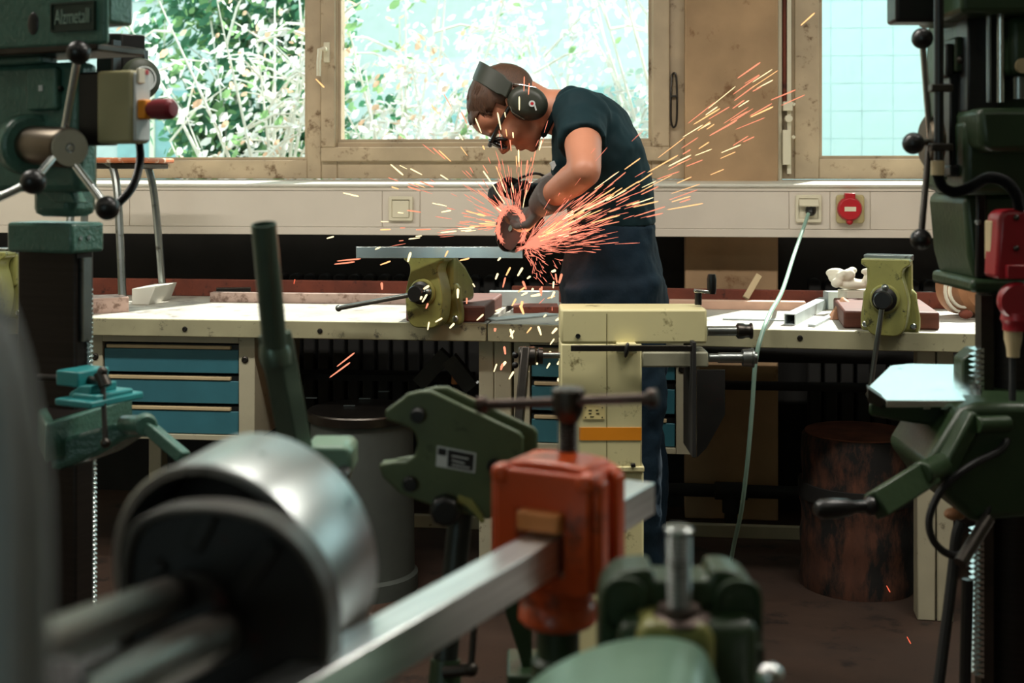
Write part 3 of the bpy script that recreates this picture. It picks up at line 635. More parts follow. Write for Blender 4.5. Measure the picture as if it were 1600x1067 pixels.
e = dl.d(52, 284, 1.98); e2 = dl.d(-8, 312, 1.96); obj('spoke', MB().cyl(e, e2, .006, n=12), m_bright, t)
# lower head and block
a = dl.y(48, 240, -.09); b = dl.y(110, 336, -.09)
obj('spindle_nose', MB().box(a.x, b.x, -.09, -.02, b.z - .004, a.z + .02), m_gdrill, t, bevel=.015)
w = MB().prism([dl.y(px, py, -.10) for px, py in ((52, 290), (110, 300), (118, 318), (84, 316))], (0, .03, 0)); obj('web', w, m_gdrill, t, bevel=.003)
a, b = dl.y(10, 347, -.085), dl.y(112, 397, -.085)
obj('column_clamp', MB().box(a.x, b.x, -.085, -.003, b.z, a.z), m_gdrill, t, bevel=.006)
for q in (-.045, -.025): obj('clamp_screw', MB().lathe([(.004, 0), (.004, .003), (0, .003)], (b.x, -.02 + q, (a.z + b.z) / 2), (1, 0, 0), 8), m_bright, t)
q = dl.d(140, 328, 2.42); obj('oil_cup', MB().lathe([(.010, 0), (.010, .014), (.007, .02), (0, .02)], q, (0, 0, 1), 12), m_gdrill, t)
# column, rack and lead screw
x1 = dl.y(118, 500, -.05).x
obj('column', MB().box(-.052, x1, -.05, -.004, 0.06, b.z + .01), m_column, t, bevel=.004)
xr = x1
obj('rack_strip', MB().box(xr, xr + .010, -.04, -.02, 1.0, dl.x(135, 402, xr).z), m_steel, t)
q0, q1 = dl.d(139, 450, 2.30), dl.d(139, 592, 2.30); q1.x = q0.x; q1.y = q0.y
obj('lead_screw', MB().thread(q0, Vector((q0.x, q0.y, .88)), .0078, .0085, .45, 12), m_bright, t)
q0, q1 = dl.d(145, 708, 2.32), dl.d(145, 870, 2.32)
obj('lead_screw', MB().thread(q0, Vector((q0.x, q0.y, .12)), .0078, .0085, .45, 12), m_bright, t)
# table
tb = dl.z(140, 640, .855)
a0 = [dl.z(px, py, .872) for px, py in ((75, 660), (208, 618))]
zt_, zb_ = .878, .812
tf_ = [dl.z(px, py, zt_) for px, py in ((72, 663), (207, 621), (190, 607), (140, 606), (60, 640))]
obj('table', MB().prism(tf_, (0, 0, zb_ - zt_)), m_gdrill, t, bevel=.004)
tf2 = [p + (q_ - p) * .10 for p, q_ in zip(tf_, tf_[2:] + tf_[:2])]
cen = sum(tf_, Vector()) / 5
obj('table_recess', MB().prism([cen + (p - cen) * .84 + Vector((0, 0, .0005)) for p in tf_], (0, 0, .001)), m_column, t)
obj('table_bracket', MB().prism([dl.d(px, py, 2.2) for px, py in ((75, 690), (170, 664), (198, 668), (196, 684), (150, 712), (78, 738))], (.01, .06, 0)), m_gdrill, t, bevel=.008)
cr0 = dl.d(196, 663, 2.20); cr1 = dl.d(228, 664, 2.14); cr2 = dl.d(288, 715, 2.10)
obj('crank_shaft', MB().cyl(cr0, cr1, .016, n=18), m_gdrill, t)
obj('crank_arm', MB().bar(cr1, cr2, .020, .024, up=(.3, -1, 0)).cyl(cr1 + Vector((-.012, .012, 0)), cr1 + Vector((.010, -.010, 0)), .0185, n=18), m_gdrill, t, bevel=.003)
obj('base', MB().box(-.2, .22, -.25, .2, 0, .07), m_gdark, t, bevel=.015)
# teal machine vise on the drill table
mv = FRC(120, 2.14, zt_, -28); tv = thing('machine_vise', 'small teal machine vise clamped on the left drill table', 'machine vise', mv)
pz = lambda px, py, y: mv.y(px, py, y)
obj('bed', MB().fbox(mv, 85, 142, 622, 640, -.02, .10).fbox(mv, 112, 150, 614, 636, -.005, .08), m_teal, tv, bevel=.003)
obj('moving_jaw', MB().fbox(mv, 87, 122, 578, 606, 0, .07), m_teal, tv, bevel=.003)
obj('slide', MB().prism([pz(px, py, .0) for px, py in ((106, 626), (108, 614), (124, 603), (141, 603), (141, 616))], (0, .06, 0)), m_teal, tv, bevel=.002)
sc0, sc1 = pz(60, 589, .03), pz(120, 592, .03); obj('screw', MB().thread(sc0, sc1, .006, .004).cyl(sc1, pz(168, 597, .02), .0075, n=14), m_dksteel, tv)
c = pz(160, 590, .02); obj('screw_head', MB().cyl(c + Vector((-.006, 0, .008)), c + Vector((.008, 0, -.014)), .011, n=16).sphere(c + Vector((0, 0, .010)), .009, n=12), m_dksteel, tv)
e = pz(165, 692, .0); obj('handle', MB().cyl(c, e, .0045, n=12).sphere(e, .0085, n=14), m_dksteel, tv)

# ================================================================ right drill press
dr = FRC(1580, 2.3, 0, 0)
t = thing('drill_press', 'dark green pillar drill press at the right edge with a white-lit table', 'drill press', dr)
y_ = -.10
def pb(name, px0, px1, py0, py1, y0, y1, m, bevel=.004): return obj(name, MB().fbox(dr, px0, px1, py0, py1, y0, y1), m, t, bevel=bevel)
pb('belt_cover', 1400, 1640, -160, 34, -.02, .04, m_black, .006)
pb('head_cover', 1502, 1720, -160, 20, -.14, .1, m_gdark, .01)
pb('quill_housing', 1508, 1720, 20, 300, -.02, .2, m_gdark, .012)
pb('inner_column', 1512, 1560, 20, 175, -.06, .0, m_black)
obj('guide_column', MB().cyl(dr.y(1563, 160, -.09), dr.y(1563, 20, -.09), .0062, n=16), m_bright, t)
obj('guide_column', MB().cyl(dr.y(1545, 160, -.09), dr.y(1545, 20, -.09), .004, n=16), m_steel, t)
pb('gear_case', 1580, 1720, 25, 118, -.10, .0, m_gdark, .012)
c = dr.y(1597, 103, -.10); obj('round_plug', MB().cyl(c, c + Vector((0, -.006, 0)), .013, n=20), m_strip, t)
obj('spindle', MB().cyl(dr.y(1592, 155, -.06), dr.y(1592, 112, -.06), .014, n=20), m_steel, t)
gb = MB().prism([dr.y(px, py, -.12) for px, py in ((1528, 168), (1720, 168), (1720, 238), (1545, 238), (1533, 222))], (0, .12, 0)); obj('quill_cup', gb, m_gdark, t, bevel=.012)
pb('side_lug', 1493, 1512, 57, 112, -.03, .05, m_gdark)
pb('switch_stack', 1478, 1492, 68, 120, -.02, .03, m_black); pb('switch_rod', 1484, 1506, 112, 262, -.01, .03, m_black); pb('stop_foot', 1485, 1533, 258, 276, -.03, .04, m_black)
cn = dr.y(1502, 93, -.03); obj('lug_bolt', MB().sphere(cn, .008, n=12), m_dksteel, t)
ba = MB().prism([dr.y(px, py, .0) for px, py in ((1506, 310), (1516, 303), (1720, 303), (1720, 440), (1525, 440), (1514, 400))], (0, .2, 0)); obj('lower_body', ba, m_gdark, t, bevel=.01)
pb('body_bolt_strip', 1526, 1542, 280, 435, -.012, .0, m_black); c = dr.y(1528, 347, -.012); obj('bolt', MB().sphere(c, .006, n=12), m_steel, t)
pb('clamp_ring', 1518, 1720, 436, 458, -.02, .2, m_gdark, .008)
pb('side_body', 1478, 1516, 175, 285, .03, .12, m_gdark, .01)
pb('front_column', 1508, 1720, 185, 305, -.06, .12, m_gdark, .012)
# conduit pipe in front of it with brackets and hose
cu = MB().cyl(dr.y(1467, -80, -.14), dr.y(1467, 256, -.14), .0082, n=16); obj('conduit_pipe', cu, m_black, t)
for py in (137, 230): pb('pipe_bracket', 1456, 1490, py - 6, py + 6, -.152, -.13, m_dksteel, .002)
obj('gland', MB().cyl(dr.y(1465, 274, -.14), dr.y(1465, 251, -.14), .0112, n=18), m_strip, t, bevel=.001)
obj('corrugated_hose', hose([dr.y(px, py, v) for px, py, v in ((1466, 272, -.14), (1471, 290, -.14), (1490, 300, -.145), (1515, 293, -.15), (1545, 278, -.15), (1572, 285, -.15), (1588, 305, -.15), (1594, 335, -.15))], 0.0105, 10, .012), m_blackrub, t)
# capstan
hcn = dr.y(1452, 222, -.02)
obj('capstan_hub', MB().lathe([(.046, 0), (.046, .018), (.04, .022), (.016, .022)], dr.y(1464, 221, -.02), (-1, -.03, 0), 28), mat('bronze_hub', '5d5346', .35, .9), t)
for px, py, v, bpx in ((1441, 60, -.08, 1454), (1427, 224, -.15, 1450), (1439, 374, -.08, 1452)):
    e = dr.y(px, py, v); s = obj('spoke', MB().cyl(dr.y(bpx, 222, -.03), e, .0058, n=12), m_bright if py < 200 else m_dksteel, t)
    obj('ball_knob', MB().sphere(e, .0185, n=22), m_black, s)
# red plug box and cable
rb_ = MB().prism([dr.y(px, py, -.16) for px, py in ((1562, 337), (1572, 328), (1640, 326), (1640, 438), (1556, 436))], (0, .06, 0)); r1 = obj('plug_box', rb_, m_plug, t, bevel=.008)
obj('box_window', MB().fbox(dr, 1548, 1565, 345, 408, -.13, -.10), m_strip, r1, bevel=.003)
obj('lid_strap', MB().fbox(dr, 1574, 1606, 414, 436, -.170, -.155), m_plug, r1, bevel=.002)
obj('round_lid', MB().lathe([(.032, 0), (.032, .014), (.028, .02), (0, .02)], dr.y(1588, 470, -.15), (-.15, -1, 0), 28), m_plug, r1)
obj('plug_skirt', MB().lathe([(.024, 0), (.026, -.012), (.022, -.02), (.022, -.03)], dr.y(1588, 488, -.15), (0, 0, 1), 24), m_plug, r1)
for py in (340, 388): obj('box_screw', MB().sphere(dr.y(1588, py, -.163), .005, n=10), m_dksteel, r1)
obj('plug_gland', MB().lathe([(.015, 0), (.0145, .02), (.011, .036), (.010, .05)], dr.y(1583, 511, -.15), (0, 0, -1), 20), m_strip, t)
obj('power_cable', MB().tube(bez([dr.y(px, py, v) for px, py, v in ((1582, 545, -.15), (1582, 600, -.15), (1580, 660, -.155), (1565, 700, -.19), (1520, 725, -.21), (1475, 760, -.21), (1452, 810, -.21), (1462, 850, -.21), (1495, 868, -.2), (1522, 840, -.19), (1550, 780, -.17), (1562, 752, -.15), (1600, 770, -.15), (1640, 790, -.15))], 8), .0062, 8), m_blackrub, t)
# column and rack
cz = dr.y(1560, 458, 0).z
obj('column', MB().lathe([(.062, .05), (.062, cz)], (.01, .02, 0), (0, 0, 1), 40), m_column, t)
xs = dr.y(1530, 600, -.03).x
obj('rack', MB().box(xs - .002, xs + .02, -.045, -.015, .1, cz), m_dksteel, t)
z_ = dr.y(1526, 630, -.035).z
zz = cz - .1
tooth = None
zA, zB = dr.y(1525, 546, -.035).z, dr.y(1525, 636, -.035).z
zC_, zD = dr.y(1522, 826, -.035).z, dr.y(1520, 1056, -.035).z
i = 0; z_ = zA; step = (zA - zB) / 10.5
while z_ > zD:
    if z_ >= zB or z_ <= zC_:
        if tooth is None: tooth = obj('rack_tooth', MB().prism([(xs - .0135, -.048, 0), (xs + .002, -.048, step * .42), (xs + .002, -.048, -step * .42)], (0, .034, 0)), m_bright, t); tooth.location.z = z_; 
        else: c_ = tooth.copy(); COL.objects.link(c_); c_.parent = t; c_.location.z = z_
    z_ -= step
# table: plate, body, knee, crank
TZ = dr.d(1440, 626, 2.16).z
tp = [dr.z(px, py, TZ + dz_) for px, py, dz_ in ((1357, 604, .006), (1385, 625.5, 0), (1534, 626, 0), (1532, 570, .020), (1420, 568, .020), (1391, 571, .019))]
pl_ = MB().prism([p - Vector((0, 0, .012)) for p in tp], (0, 0, .012)); obj('table_plate', pl_, mat('polished_table', 'eef0ee', .2, 1.0, var=.05, scale=5, spots='a9b0b0', samt=.08), t, bevel=.0015)
fp = MB().prism([dr.d(px, py, 2.17) for px, py in ((1355, 606), (1386, 627), (1378, 640), (1356, 628))], (.01, .04, 0)); obj('plate_apron', fp, m_dksteel, t, bevel=.002)
tbod = MB().prism([dr.d(px, py, 2.2) for px, py in ((1357, 628), (1400, 631), (1510, 637), (1490, 671), (1400, 658), (1357, 650))], (.075, .15, 0)); obj('table_body', tbod, m_gdark, t, bevel=.006)
for px in (1447, 1475, 1495): q = dr.d(px, 633, 2.17); obj('clamp_slot', MB().box(q.x - .006, q.x + .006, q.y - .004, q.y + .02, q.z - .006, q.z + .003), m_bright, t)
sb = MB().prism([dr.d(px, py, 2.34) for px, py in ((1503, 600), (1504, 562), (1522, 546), (1540, 546), (1540, 612), (1504, 604))], (0, .05, 0)); obj('table_clamp', sb, m_gdark, t, bevel=.004)
kn = MB().prism([dr.d(px, py, 2.12) for px, py in ((1445, 730), (1502, 640), (1530, 630), (1720, 632), (1720, 800), (1520, 818), (1478, 775))], (0, .22, 0)); obj('knee', kn, m_gdark, t, bevel=.014, seg=3)
obj('knee_rib', MB().bar(dr.d(1472, 742, 2.10), dr.d(1522, 646, 2.12), .03, .03), m_gdark, t, bevel=.006)
c0 = dr.d(1526, 664, 2.10); obj('clamp_pin', MB().cyl(c0, dr.d(1575, 662, 2.12), .014, n=18), m_gdark, t, bevel=.002)
ca, cb = dr.d(1452, 737, 2.06), dr.d(1368, 790, 1.98)
obj('crank_arm', MB().bar(ca, cb, .042, .028, up=(0, -1, .3)).cyl(ca + Vector((-.02, -.02, 0)), ca + Vector((.04, .05, 0)), .02, n=18), m_gdark, t, bevel=.003)
ha, hb_ = dr.d(1362, 790, 1.98), dr.d(1272, 796, 1.96)
hh = (hb_ - ha).length; obj('crank_handle', MB().lathe([(.015, 0), (.015, .006), (.009, .012), (.009, .03), (.013, .04), (.0155, .062), (.015, hh - .012), (.010, hh - .003), (0, hh)], ha, hb_ - ha, 22), m_black, t)
# levers, rods and base below
obj('lever', MB().cyl(dr.d(1544, 810, 2.1), dr.d(1500, 880, 2.05), .011, n=14), m_dksteel, t)
obj('support_tube', MB().tube(bez([dr.d(1502, 815, 2.22), dr.d(1494, 840, 2.22), dr.d(1488, 900, 2.22), dr.d(1466, 1075, 2.2), dr.d(1448, 1200, 2.2)], 6), .0095, 10), m_blackrub, t)
obj('tube_cap', MB().sphere(dr.d(1492, 803, 2.24), .014, (1.4, 1, .8), 12), m_leather, t)
obj('lower_tube', MB().tube([dr.d(1512, 905, 2.24), dr.d(1502, 1300, 2.24)], .010, 10), m_black, t)
obj('base', MB().box(-.25, .35, -.2, .3, 0, .09), m_gdark, t, bevel=.02)

# ================================================================ cream beading machine
cm = FRC(939, 3.10, 0, 0); CF = -.10
t = thing('beading_machine', 'cream swaging machine on a pedestal with an orange stripe in front of the worker', 'machine', cm)
def cb_(name, px0, px1, py0, py1, y0, y1, m, bevel=.003, par=None): return obj(name, MB().fbox(cm, px0, px1, py0, py1, y0, y1), m, par or t, bevel=bevel)
cb_('head', 876, 1105, 483, 537, CF, CF + .13, m_cream, .006)
cb_('column', 876, 1003, 537, 735, CF, CF + .13, m_cream, .004)
cb_('seam', 947.5, 948.7, 490, 735, CF - .0006, CF + .01, mat('seam_shadow_gap', '6d6236', .6), 0)
cb_('pedestal', 884, 1006, 737, 1330, CF + .005, CF + .14, m_cream, .005)
cb_('pedestal_flange', 876, 1007, 729, 738, CF - .004, CF + .145, m_cream, .003)
cb_('pedestal_flange', 870, 1010, 700 + 600, 1330, CF - .05, CF + .2, m_cream, .003)
cb_('stripe', 905, 1002.5, 668, 688, CF - .0015, CF + .01, m_stripe, 0)
lp = cb_('data_plate', 911, 945, 634, 655, CF - .002, CF + .01, mat('yellow_plate', 'd9c88c', .4), 0)
for px, py, w in ((915, 637, 2), (941, 637, 2), (915, 652, 2), (941, 652, 2), (922, 641, 5), (933, 641, 4), (922, 646, 4), (934, 646, 5), (925, 651, 6)):
    cb_('plate_print', px - w / 2, px + w / 2, py - .7, py + .7, CF - .0027, CF, m_black, 0, lp)
cb_('bolt', 986, 993, 725, 730, CF - .012, CF, m_black, .001)
c = cm.y(903, 525, CF); obj('grub_hole', MB().lathe([(.0055, 0), (.006, .003), (.003, .003), (0, .0015)], c, (0, -1, 0), 14), m_black, t)
obj('depth_scale', MB().fbox(cm, 892, 1087, 540, 549, CF - .035, CF - .025), m_dksteel, t, bevel=.001)
g_ = cb_('scale_clamp', 964, 995, 537, 552.5, CF - .033, CF + .002, m_cream, .002)
c = cm.y(979, 547, CF - .045); obj('wing_knob', MB().sphere(c, .018, (.33, .5, 1), 16, Matrix.Rotation(R(10), 4, 'Y')).cyl(c, c + Vector((0, .02, 0)), .005), m_black, g_)
obj('guide_plate', MB().fbox(cm, 1082, 1088, 535, 715, CF - .04, CF + .12), m_niche, t, bevel=.001)
ar = MB().fbox(cm, 1003, 1107, 550, 574, CF + .0, CF + .10); obj('lower_arm', ar, mat('grey_cream', '8f8d78', .45), t, bevel=.004)
for zpy, x0, x1, r, nm in ((517, 1105, 1158, 8, 'upper'), (559, 1108, 1140, 7, 'lower')):
    p0 = cm.y(x0, zpy, CF + .05); p1 = cm.y(x1, zpy, CF + .05); k = 3.05 / FPX
    obj('roller_shaft', MB().cyl(p0, p1, r * k * .95, n=22), m_steel, t)
p = cm.y(1150, 517, CF + .05); obj('forming_roller', MB().lathe([(.013, 0), (.0185, .004), (.0185, .018), (.016, .022), (.016, .032), (.019, .034), (.019, .038), (0, .038)], p, (1, 0, 0), 26), m_dksteel, t)
p = cm.y(1122, 559, CF + .05); obj('forming_roller', MB().lathe([(.0125, 0), (.0125, .056), (.020, .058), (.021, .064), (.0215, .078), (.0235, .08), (.0235, .084), (.014, .086), (.014, .092), (0, .092)], p, (1, 0, 0), 26), m_steel, t)
# left crank
p0, p1 = cm.y(876, 555, CF + .05), cm.y(822, 555, CF + .05)
obj('crank_shaft', MB().cyl(p0, p1, .0075, n=18), m_steel, t)
q = cm.y(848, 556, CF + .05); obj('shaft_collar', MB().lathe([(.019, 0), (.019, .010), (.016, .012), (.016, .02)], q, (-1, 0, 0), 22), m_dksteel, t)
a, b = cm.y(822, 556, CF + .03), cm.y(806, 712, CF - .06)
ck = obj('crank_arm', MB().bar(a + Vector((0, 0, .02)), b, .032, .022, up=(1, 0, .2)).cyl(a + Vector((-.018, .0, 0)), a + Vector((.024, 0, 0)), .022, n=22), m_dksteel, t, bevel=.004)
for dz in (-.008, .016): obj('arm_screw', MB().sphere(cm.y(805, 560, CF + .03) + Vector((0, 0, -dz)), .008, n=12), m_black, ck)
# top adjusting crank
p = cm.y(1091, 476, CF + .06); q = cm.y(1091, 458, CF + .06); obj('adjusting_spindle', MB().cyl(p, q, .0085, n=18), m_black, t)
a, b = cm.y(1088, 456, CF + .06), cm.y(1116, 457, CF + .06); ac = obj('adjusting_arm', MB().bar(a + Vector((-.006, 0, .003)), b, .014, .008), m_bright, t, bevel=.002)
obj('grip', MB().lathe([(.009, 0), (.011, .01), (.0115, .035), (.009, .047), (0, .048)], cm.y(1112, 459, CF + .06), (0, 0, 1), 18), m_black, ac)
# thin flat dark sheet behind the rollers
sh = MB().fprism(cm, ((1089, 578), (1133, 578), (1133, 648), (1104, 700), (1089, 715)), .1, .103); obj('splash_guard', sh, m_drumdk, t)

# ================================================================ orange clamp with the square bar
oc = FRC(872, 1.30, 0, -28); OF = -.038
t = thing('clamp_head', 'orange cast clamp head with screw and tommy bar, in the middle foreground', 'clamp', oc)
zt1, zb1 = oc.y(845, 738, OF).z, oc.y(845, 925, OF).z
xw = .0515
bd = MB(); wa = oc.y(806, 796, OF); wb = oc.y(879, 905, OF); wx0, wx1, wz1, wz0 = wa.x, wb.x, wa.z, wb.z
bd.ring([(x, OF, z) for x, z in rrect(-xw, xw, zb1, zt1, .008)], [(x, OF, z) for x, z in rrect(wx0, wx1, wz0, wz1, .003)], (0, .076, 0))
obj('body', bd, m_orange, t, bevel=.003)
for s in (-1, 1):
    for yy in (.006, .046): obj('side_rib', MB().prism([(s * xw * .98, OF + yy, zb1), (s * (xw + .010), OF + yy, zb1 + .01), (s * (xw + .010), OF + yy, zt1 - .008), (s * xw * .98, OF + yy, zt1 + .002)], (0, .024, 0)), m_orange, t, bevel=.005, seg=3)
obj('crown', MB().prism([(x, OF + .008, z) for x, z in ((-.046, zt1 - .004), (.046, zt1 - .004), (.044, zt1 + .005), (.02, zt1 + .008), (-.02, zt1 + .008), (-.044, zt1 + .005))], (0, .062, 0)), m_orange, t, bevel=.005, seg=3)
for s in (-1, 1): obj('corner_lug', MB().box(s * .047 - .009, s * .047 + .009, OF - .005, OF + .02, zt1 - .016, zt1 + .003), m_orange, t, bevel=.006, seg=3)
nk = MB().lathe([(.036, zb1 + .002), (.036, zb1 - .018), (.040, zb1 - .024), (.0405, zb1 - .036), (.036, zb1 - .041)], (0, 0, 0), (0, 0, 1), 36); obj('neck', nk, m_orange, t)
obj('post', MB().lathe([(.022, zb1 - .03), (.022, zb1 - .075), (.027, zb1 - .08), (.027, .05), (.16, .045), (.16, 0)], (0, 0, 0), (0, 0, 1), 30), m_gdark, t)
SX = (oc.d(888, 700, 1.33)); SX.z = 0
zs0, zs1 = zt1 + .008, oc.d(888, 655, 1.33).z
obj('screw', MB().thread((SX.x, SX.y, zs0 - .03), (SX.x, SX.y, zs1), .0108, .0035, .14, 20), m_dksteel, t)
zh = oc.d(888, 606, 1.33).z
obj('screw_head', MB().lathe([(.011, zs1 - .002), (.0155, zs1 + .006), (.0172, zs1 + .012), (.0172, zh - .002), (.0155, zh), (0, zh)], (SX.x, SX.y, 0), (0, 0, 1), 26), m_dksteel, t)
e0, e1 = oc.d(752, 633, 1.36), oc.d(1022, 622, 1.29)
tb_ = MB().cyl(e0, e1, .0054, n=14); dd = (e1 - e0).normalized()
for e, s in ((e0, 1), (e1, -1)): tb_.lathe([(.006, -.004), (.0095, -.003), (.0095, .005), (.006, .008)], e, dd * s, 16)
obj('tommy_bar', tb_, mat('rusty_steel', '4c403a', .42, .8, spots='3b2a22'), t)
bw = oc.y(842, 818, OF - .004)
wbk = obj('wood_packing', MB().fbox(oc, 806, 872, 797, 838, OF - .012, OF + .07), m_bwood, frame=oc, bevel=.003, label='small varnished wood packing block in the orange clamp window', cat='packing block')
# square bar: runs through the clamp window
bzt = oc.y(842, 841, OF - .012).z; bx0 = oc.y(800, 845, OF).x; bx1 = oc.y(876, 845, OF).x
br = MB().box(bx1 - .037, bx1 - .001, -.53, .215, bzt - .036, bzt); BARF = oc
obj('square_bar', br, mat('planed_bar_steel', 'e2e6e6', .33, 1.0, var=.14, scale=6, aniso=(20, 1, 20)), frame=oc, bevel=.0015, label='long square steel bar running from the bottom foreground through the orange clamp', cat='steel bar')

# ================================================================ green plate shear
ps = FRC(700, 1.75, 0, 0)
t = thing('plate_shear', 'green hand shear with two side plates and a round notch, behind the orange clamp', 'shear', ps)
out = [(602, 642), (626, 625), (636, 616), (655, 611), (674, 611), (812, 676), (818, 684), (818, 712), (806, 800), (760, 812), (742, 806), (700, 800), (668, 788), (640, 778), (625, 772), (597, 745), (592, 726), (618, 722), (634, 722), (648, 712), (653, 694), (650, 680), (642, 670), (630, 664), (616, 660), (603, 655)]
s1 = MB().fprism(ps, out, -.012, 0); obj('side_plate', s1, m_gshear, t, bevel=.003)
out2 = [(x + 2, y) for x, y in out]
s2 = MB().prism([ps.y(px, py, -.012) + Vector((.020, .032, .0)) for px, py in out], (0, .012, 0)); obj('side_plate', s2, m_gshear, t, bevel=.003)
jb = MB().prism([ps.y(px, py, .0) for px, py in ((594, 728), (634, 724), (634, 745), (600, 750))], (0, .038, 0)); jb.prism([ps.y(px, py, .0) for px, py in ((603, 645), (640, 618), (640, 655), (606, 658))], (0, .038, 0)); obj('jaw', jb, m_gshear, t, bevel=.002)
def bolt(name, px, py, r, par, h=.012, fr=ps, y=-.012): 
    c = fr.y(px, py, y); return obj(name, MB().lathe([(r, 0), (r, h * .6), (r * .8, h), (0, h)], c, (0, -1, 0), 18), m_black, par)
for px, py in ((653, 648), (641, 755), (773, 728)): bolt('bolt', px, py, .0105, t)
c = ps.y(696, 793, -.012); obj('pivot_nut', MB().lathe([(.021, 0), (.021, .022), (.018, .028), (0, .028)], c, (0, -1, 0), 8), m_black, t, bevel=.003)
a, b = ps.y(681, 697, -.012), ps.y(743, 738, -.012)
pl = [ps.y(px, py, -.0122) for px, py in ((683, 696), (744, 708), (742, 739), (681, 728))]
pla = obj('maker_plate', MB().prism(pl, (0, -.0012, 0)), m_lab, t)
pl2 = [ps.y(px, py, -.0135) for px, py in ((700, 702), (741, 710), (739, 736), (699, 729))]; obj('plate_print', MB().prism(pl2, (0, -.0006, 0)), m_black, pla)
pl3 = [ps.y(px, py, -.0135) for px, py in ((685, 699), (698, 701.5), (697, 712), (684, 710))]; obj('plate_print', MB().prism(pl3, (0, -.0006, 0)), m_black, pla)
for k, (u0, u1) in enumerate(((706, 732), (706, 726), (706, 734))):
    yy = 711 + k * 7; obj('plate_print', MB().prism([ps.y(px, py, -.0144) for px, py in ((u0, yy), (u1, yy + 5), (u1, yy + 7), (u0, yy + 2))], (0, -.0004, 0)), m_lab, pla)
ra = [ps.y(px, py, -.014) for px, py in ((716, 772), (738, 780), (752, 800), (758, 815), (750, 816), (740, 800), (728, 790), (714, 784))]; obj('sector', MB().prism(ra, (0, -.004, 0)), m_olive, t, bevel=.001)
tp_, bt_ = ps.y(720, 800, .01), ps.y(696, 1030, -.03)
obj('handle_tube', MB().cyl(tp_, bt_, .0165, n=20), mat('dark_tube', '2e322f', .4, .6), t)
bt2 = ps.y(694, 1100, -.04); obj('handle_sleeve', MB().cyl(bt_, bt2, .020, .024, n=20), m_gdark, t)
obj('pedestal', MB().prism([ps.y(px, py, .01) for px, py in ((786, 800), (830, 800), (832, 1066), (822, 1066), (808, 1015), (790, 960))], (0, .03, 0)), m_gdark, t, bevel=.003)
q = ps.y(826, 1060, .02); obj('stand', MB().box(q.x - .03, q.x + .03, -.02, .08, 0.0, q.z + .02), m_gdark, t, bevel=.004)
a, b = ps.y(742, 962, -.05), ps.y(736, 1046, -.06); th = MB().cyl(a, b, .0045, n=12).sphere(b, .0095, n=14).sphere(a, .005, n=10).cyl(b, ps.y(694, 1050, -.05), .008, n=12); obj('tommy_bar', th, m_dksteel, t)

# ================================================================ upright lever behind the drum
lv = FRC(470, 1.72, 0, 0)
t = thing('hand_lever', 'upright dark green lever with an open tubular top behind the drum', 'lever', lv)
a, b = lv.d(412, 350, 1.66), lv.d(431, 560, 1.70)
ax = (a - b)
obj('socket_tube', MB().lathe([(.0155, 0), (.0165, .01), (.0165, ax.length), (.0145, ax.length), (.0145, ax.length - .05), (0, ax.length - .05)], b, ax, 24), m_gshear if False else mat('lever_green', '4e5f52', .3, .45, var=.2), t)
c = lv.d(474, 760, 1.76)
obj('lever_bar', MB().bar(lv.d(429, 520, 1.70), c, .034, .030, up=(-.6, -1, 0)), mat('lever_green', ''), t, bevel=.002)
obj('socket_collar', MB().tube([lv.d(426, 535, 1.70), lv.d(430, 552, 1.70), lv.d(433, 572, 1.70)], [.018, .0215, .019], 16), mat('lever_green', ''), t)
bk = MB().prism([lv.d(px, py, 1.74) for px, py in ((476, 698), (540, 698), (549, 706), (549, 745), (520, 745), (470, 740))], (.0, .08, .0)); obj('bracket', bk, m_gvise, t, bevel=.006)
bolt('bracket_bolt', 538, 738, .010, t, .03, lv, 1.74 - 1.72)
obj('pedestal', MB().box(-.03, .05, .03, .09, 0, lv.d(500, 740, 1.74).z), m_gdark, t, bevel=.005)

# ================================================================ big drum machine in the left foreground
dm = FRC(335, 1.0, 0, 0)
t = thing('bending_machine', 'big dark machine with a shiny steel drum and two round bars, left foreground', 'machine', dm)
c0 = dm.d(336, 920, 1.0); axd = Vector((.035, .084, .012)).normalized()
rm = .0995
obj('drum', MB().lathe([(rm, 0), (rm + .0015, .002), (rm, .004), (rm - .0005, .082), (rm - .003, .086), (.02, .086), (.02, .080), (rm - .007, .078), (rm - .007, 0), (rm, 0)], c0, axd, 72, False), mat('drum_steel', 'b4baba', .34, 1.0, var=.12, scale=5, spots='6d7270', samt=.12), t)
obj('drum_web', MB().lathe([(0, .06), (rm - .008, .06), (rm - .008, .066), (0, .066)], c0, axd, 40, False), m_drumdk, t)
# cover plate in front with a raised rim
cvp = bez([Vector((x, 0, y)) for x, y in ((184, 975), (186, 880), (202, 824), (245, 799), (310, 793), (375, 801), (428, 822), (472, 862), (502, 915), (514, 970))], 5)
pxs = [(p.x, p.z) for p in cvp] + [(514, 1090), (184, 1090)]
def mk(s, pxs=pxs): mx, my = 355, 960; return [(mx + (x - mx) * s, my + (y - my) * s) for x, y in pxs]
o_ = [dm.d(px, py, .93) for px, py in pxs]; i_ = [dm.d(px, py, .93) for px, py in mk(.92)]
obj('cover_rim', MB().ring(o_, i_, (.006, .03, 0)), mat('cover_rim_grey', '4c4a46', .38, .4, var=.2), t, bevel=.003)
obj('cover_plate', MB().prism([dm.d(px, py, .938) for px, py in mk(.95)], (.005, .02, 0)), m_drumdk, t)
for (x0, y0), (x1, y1) in (((330, 800), (300, 860)), ((430, 850), (370, 930)), ((255, 880), (225, 905))):
    obj('cover_rib', MB().bar(dm.d(x0, y0, .935), dm.d(x1, y1, .935), .006, .012), m_drumdk, t, bevel=.002)
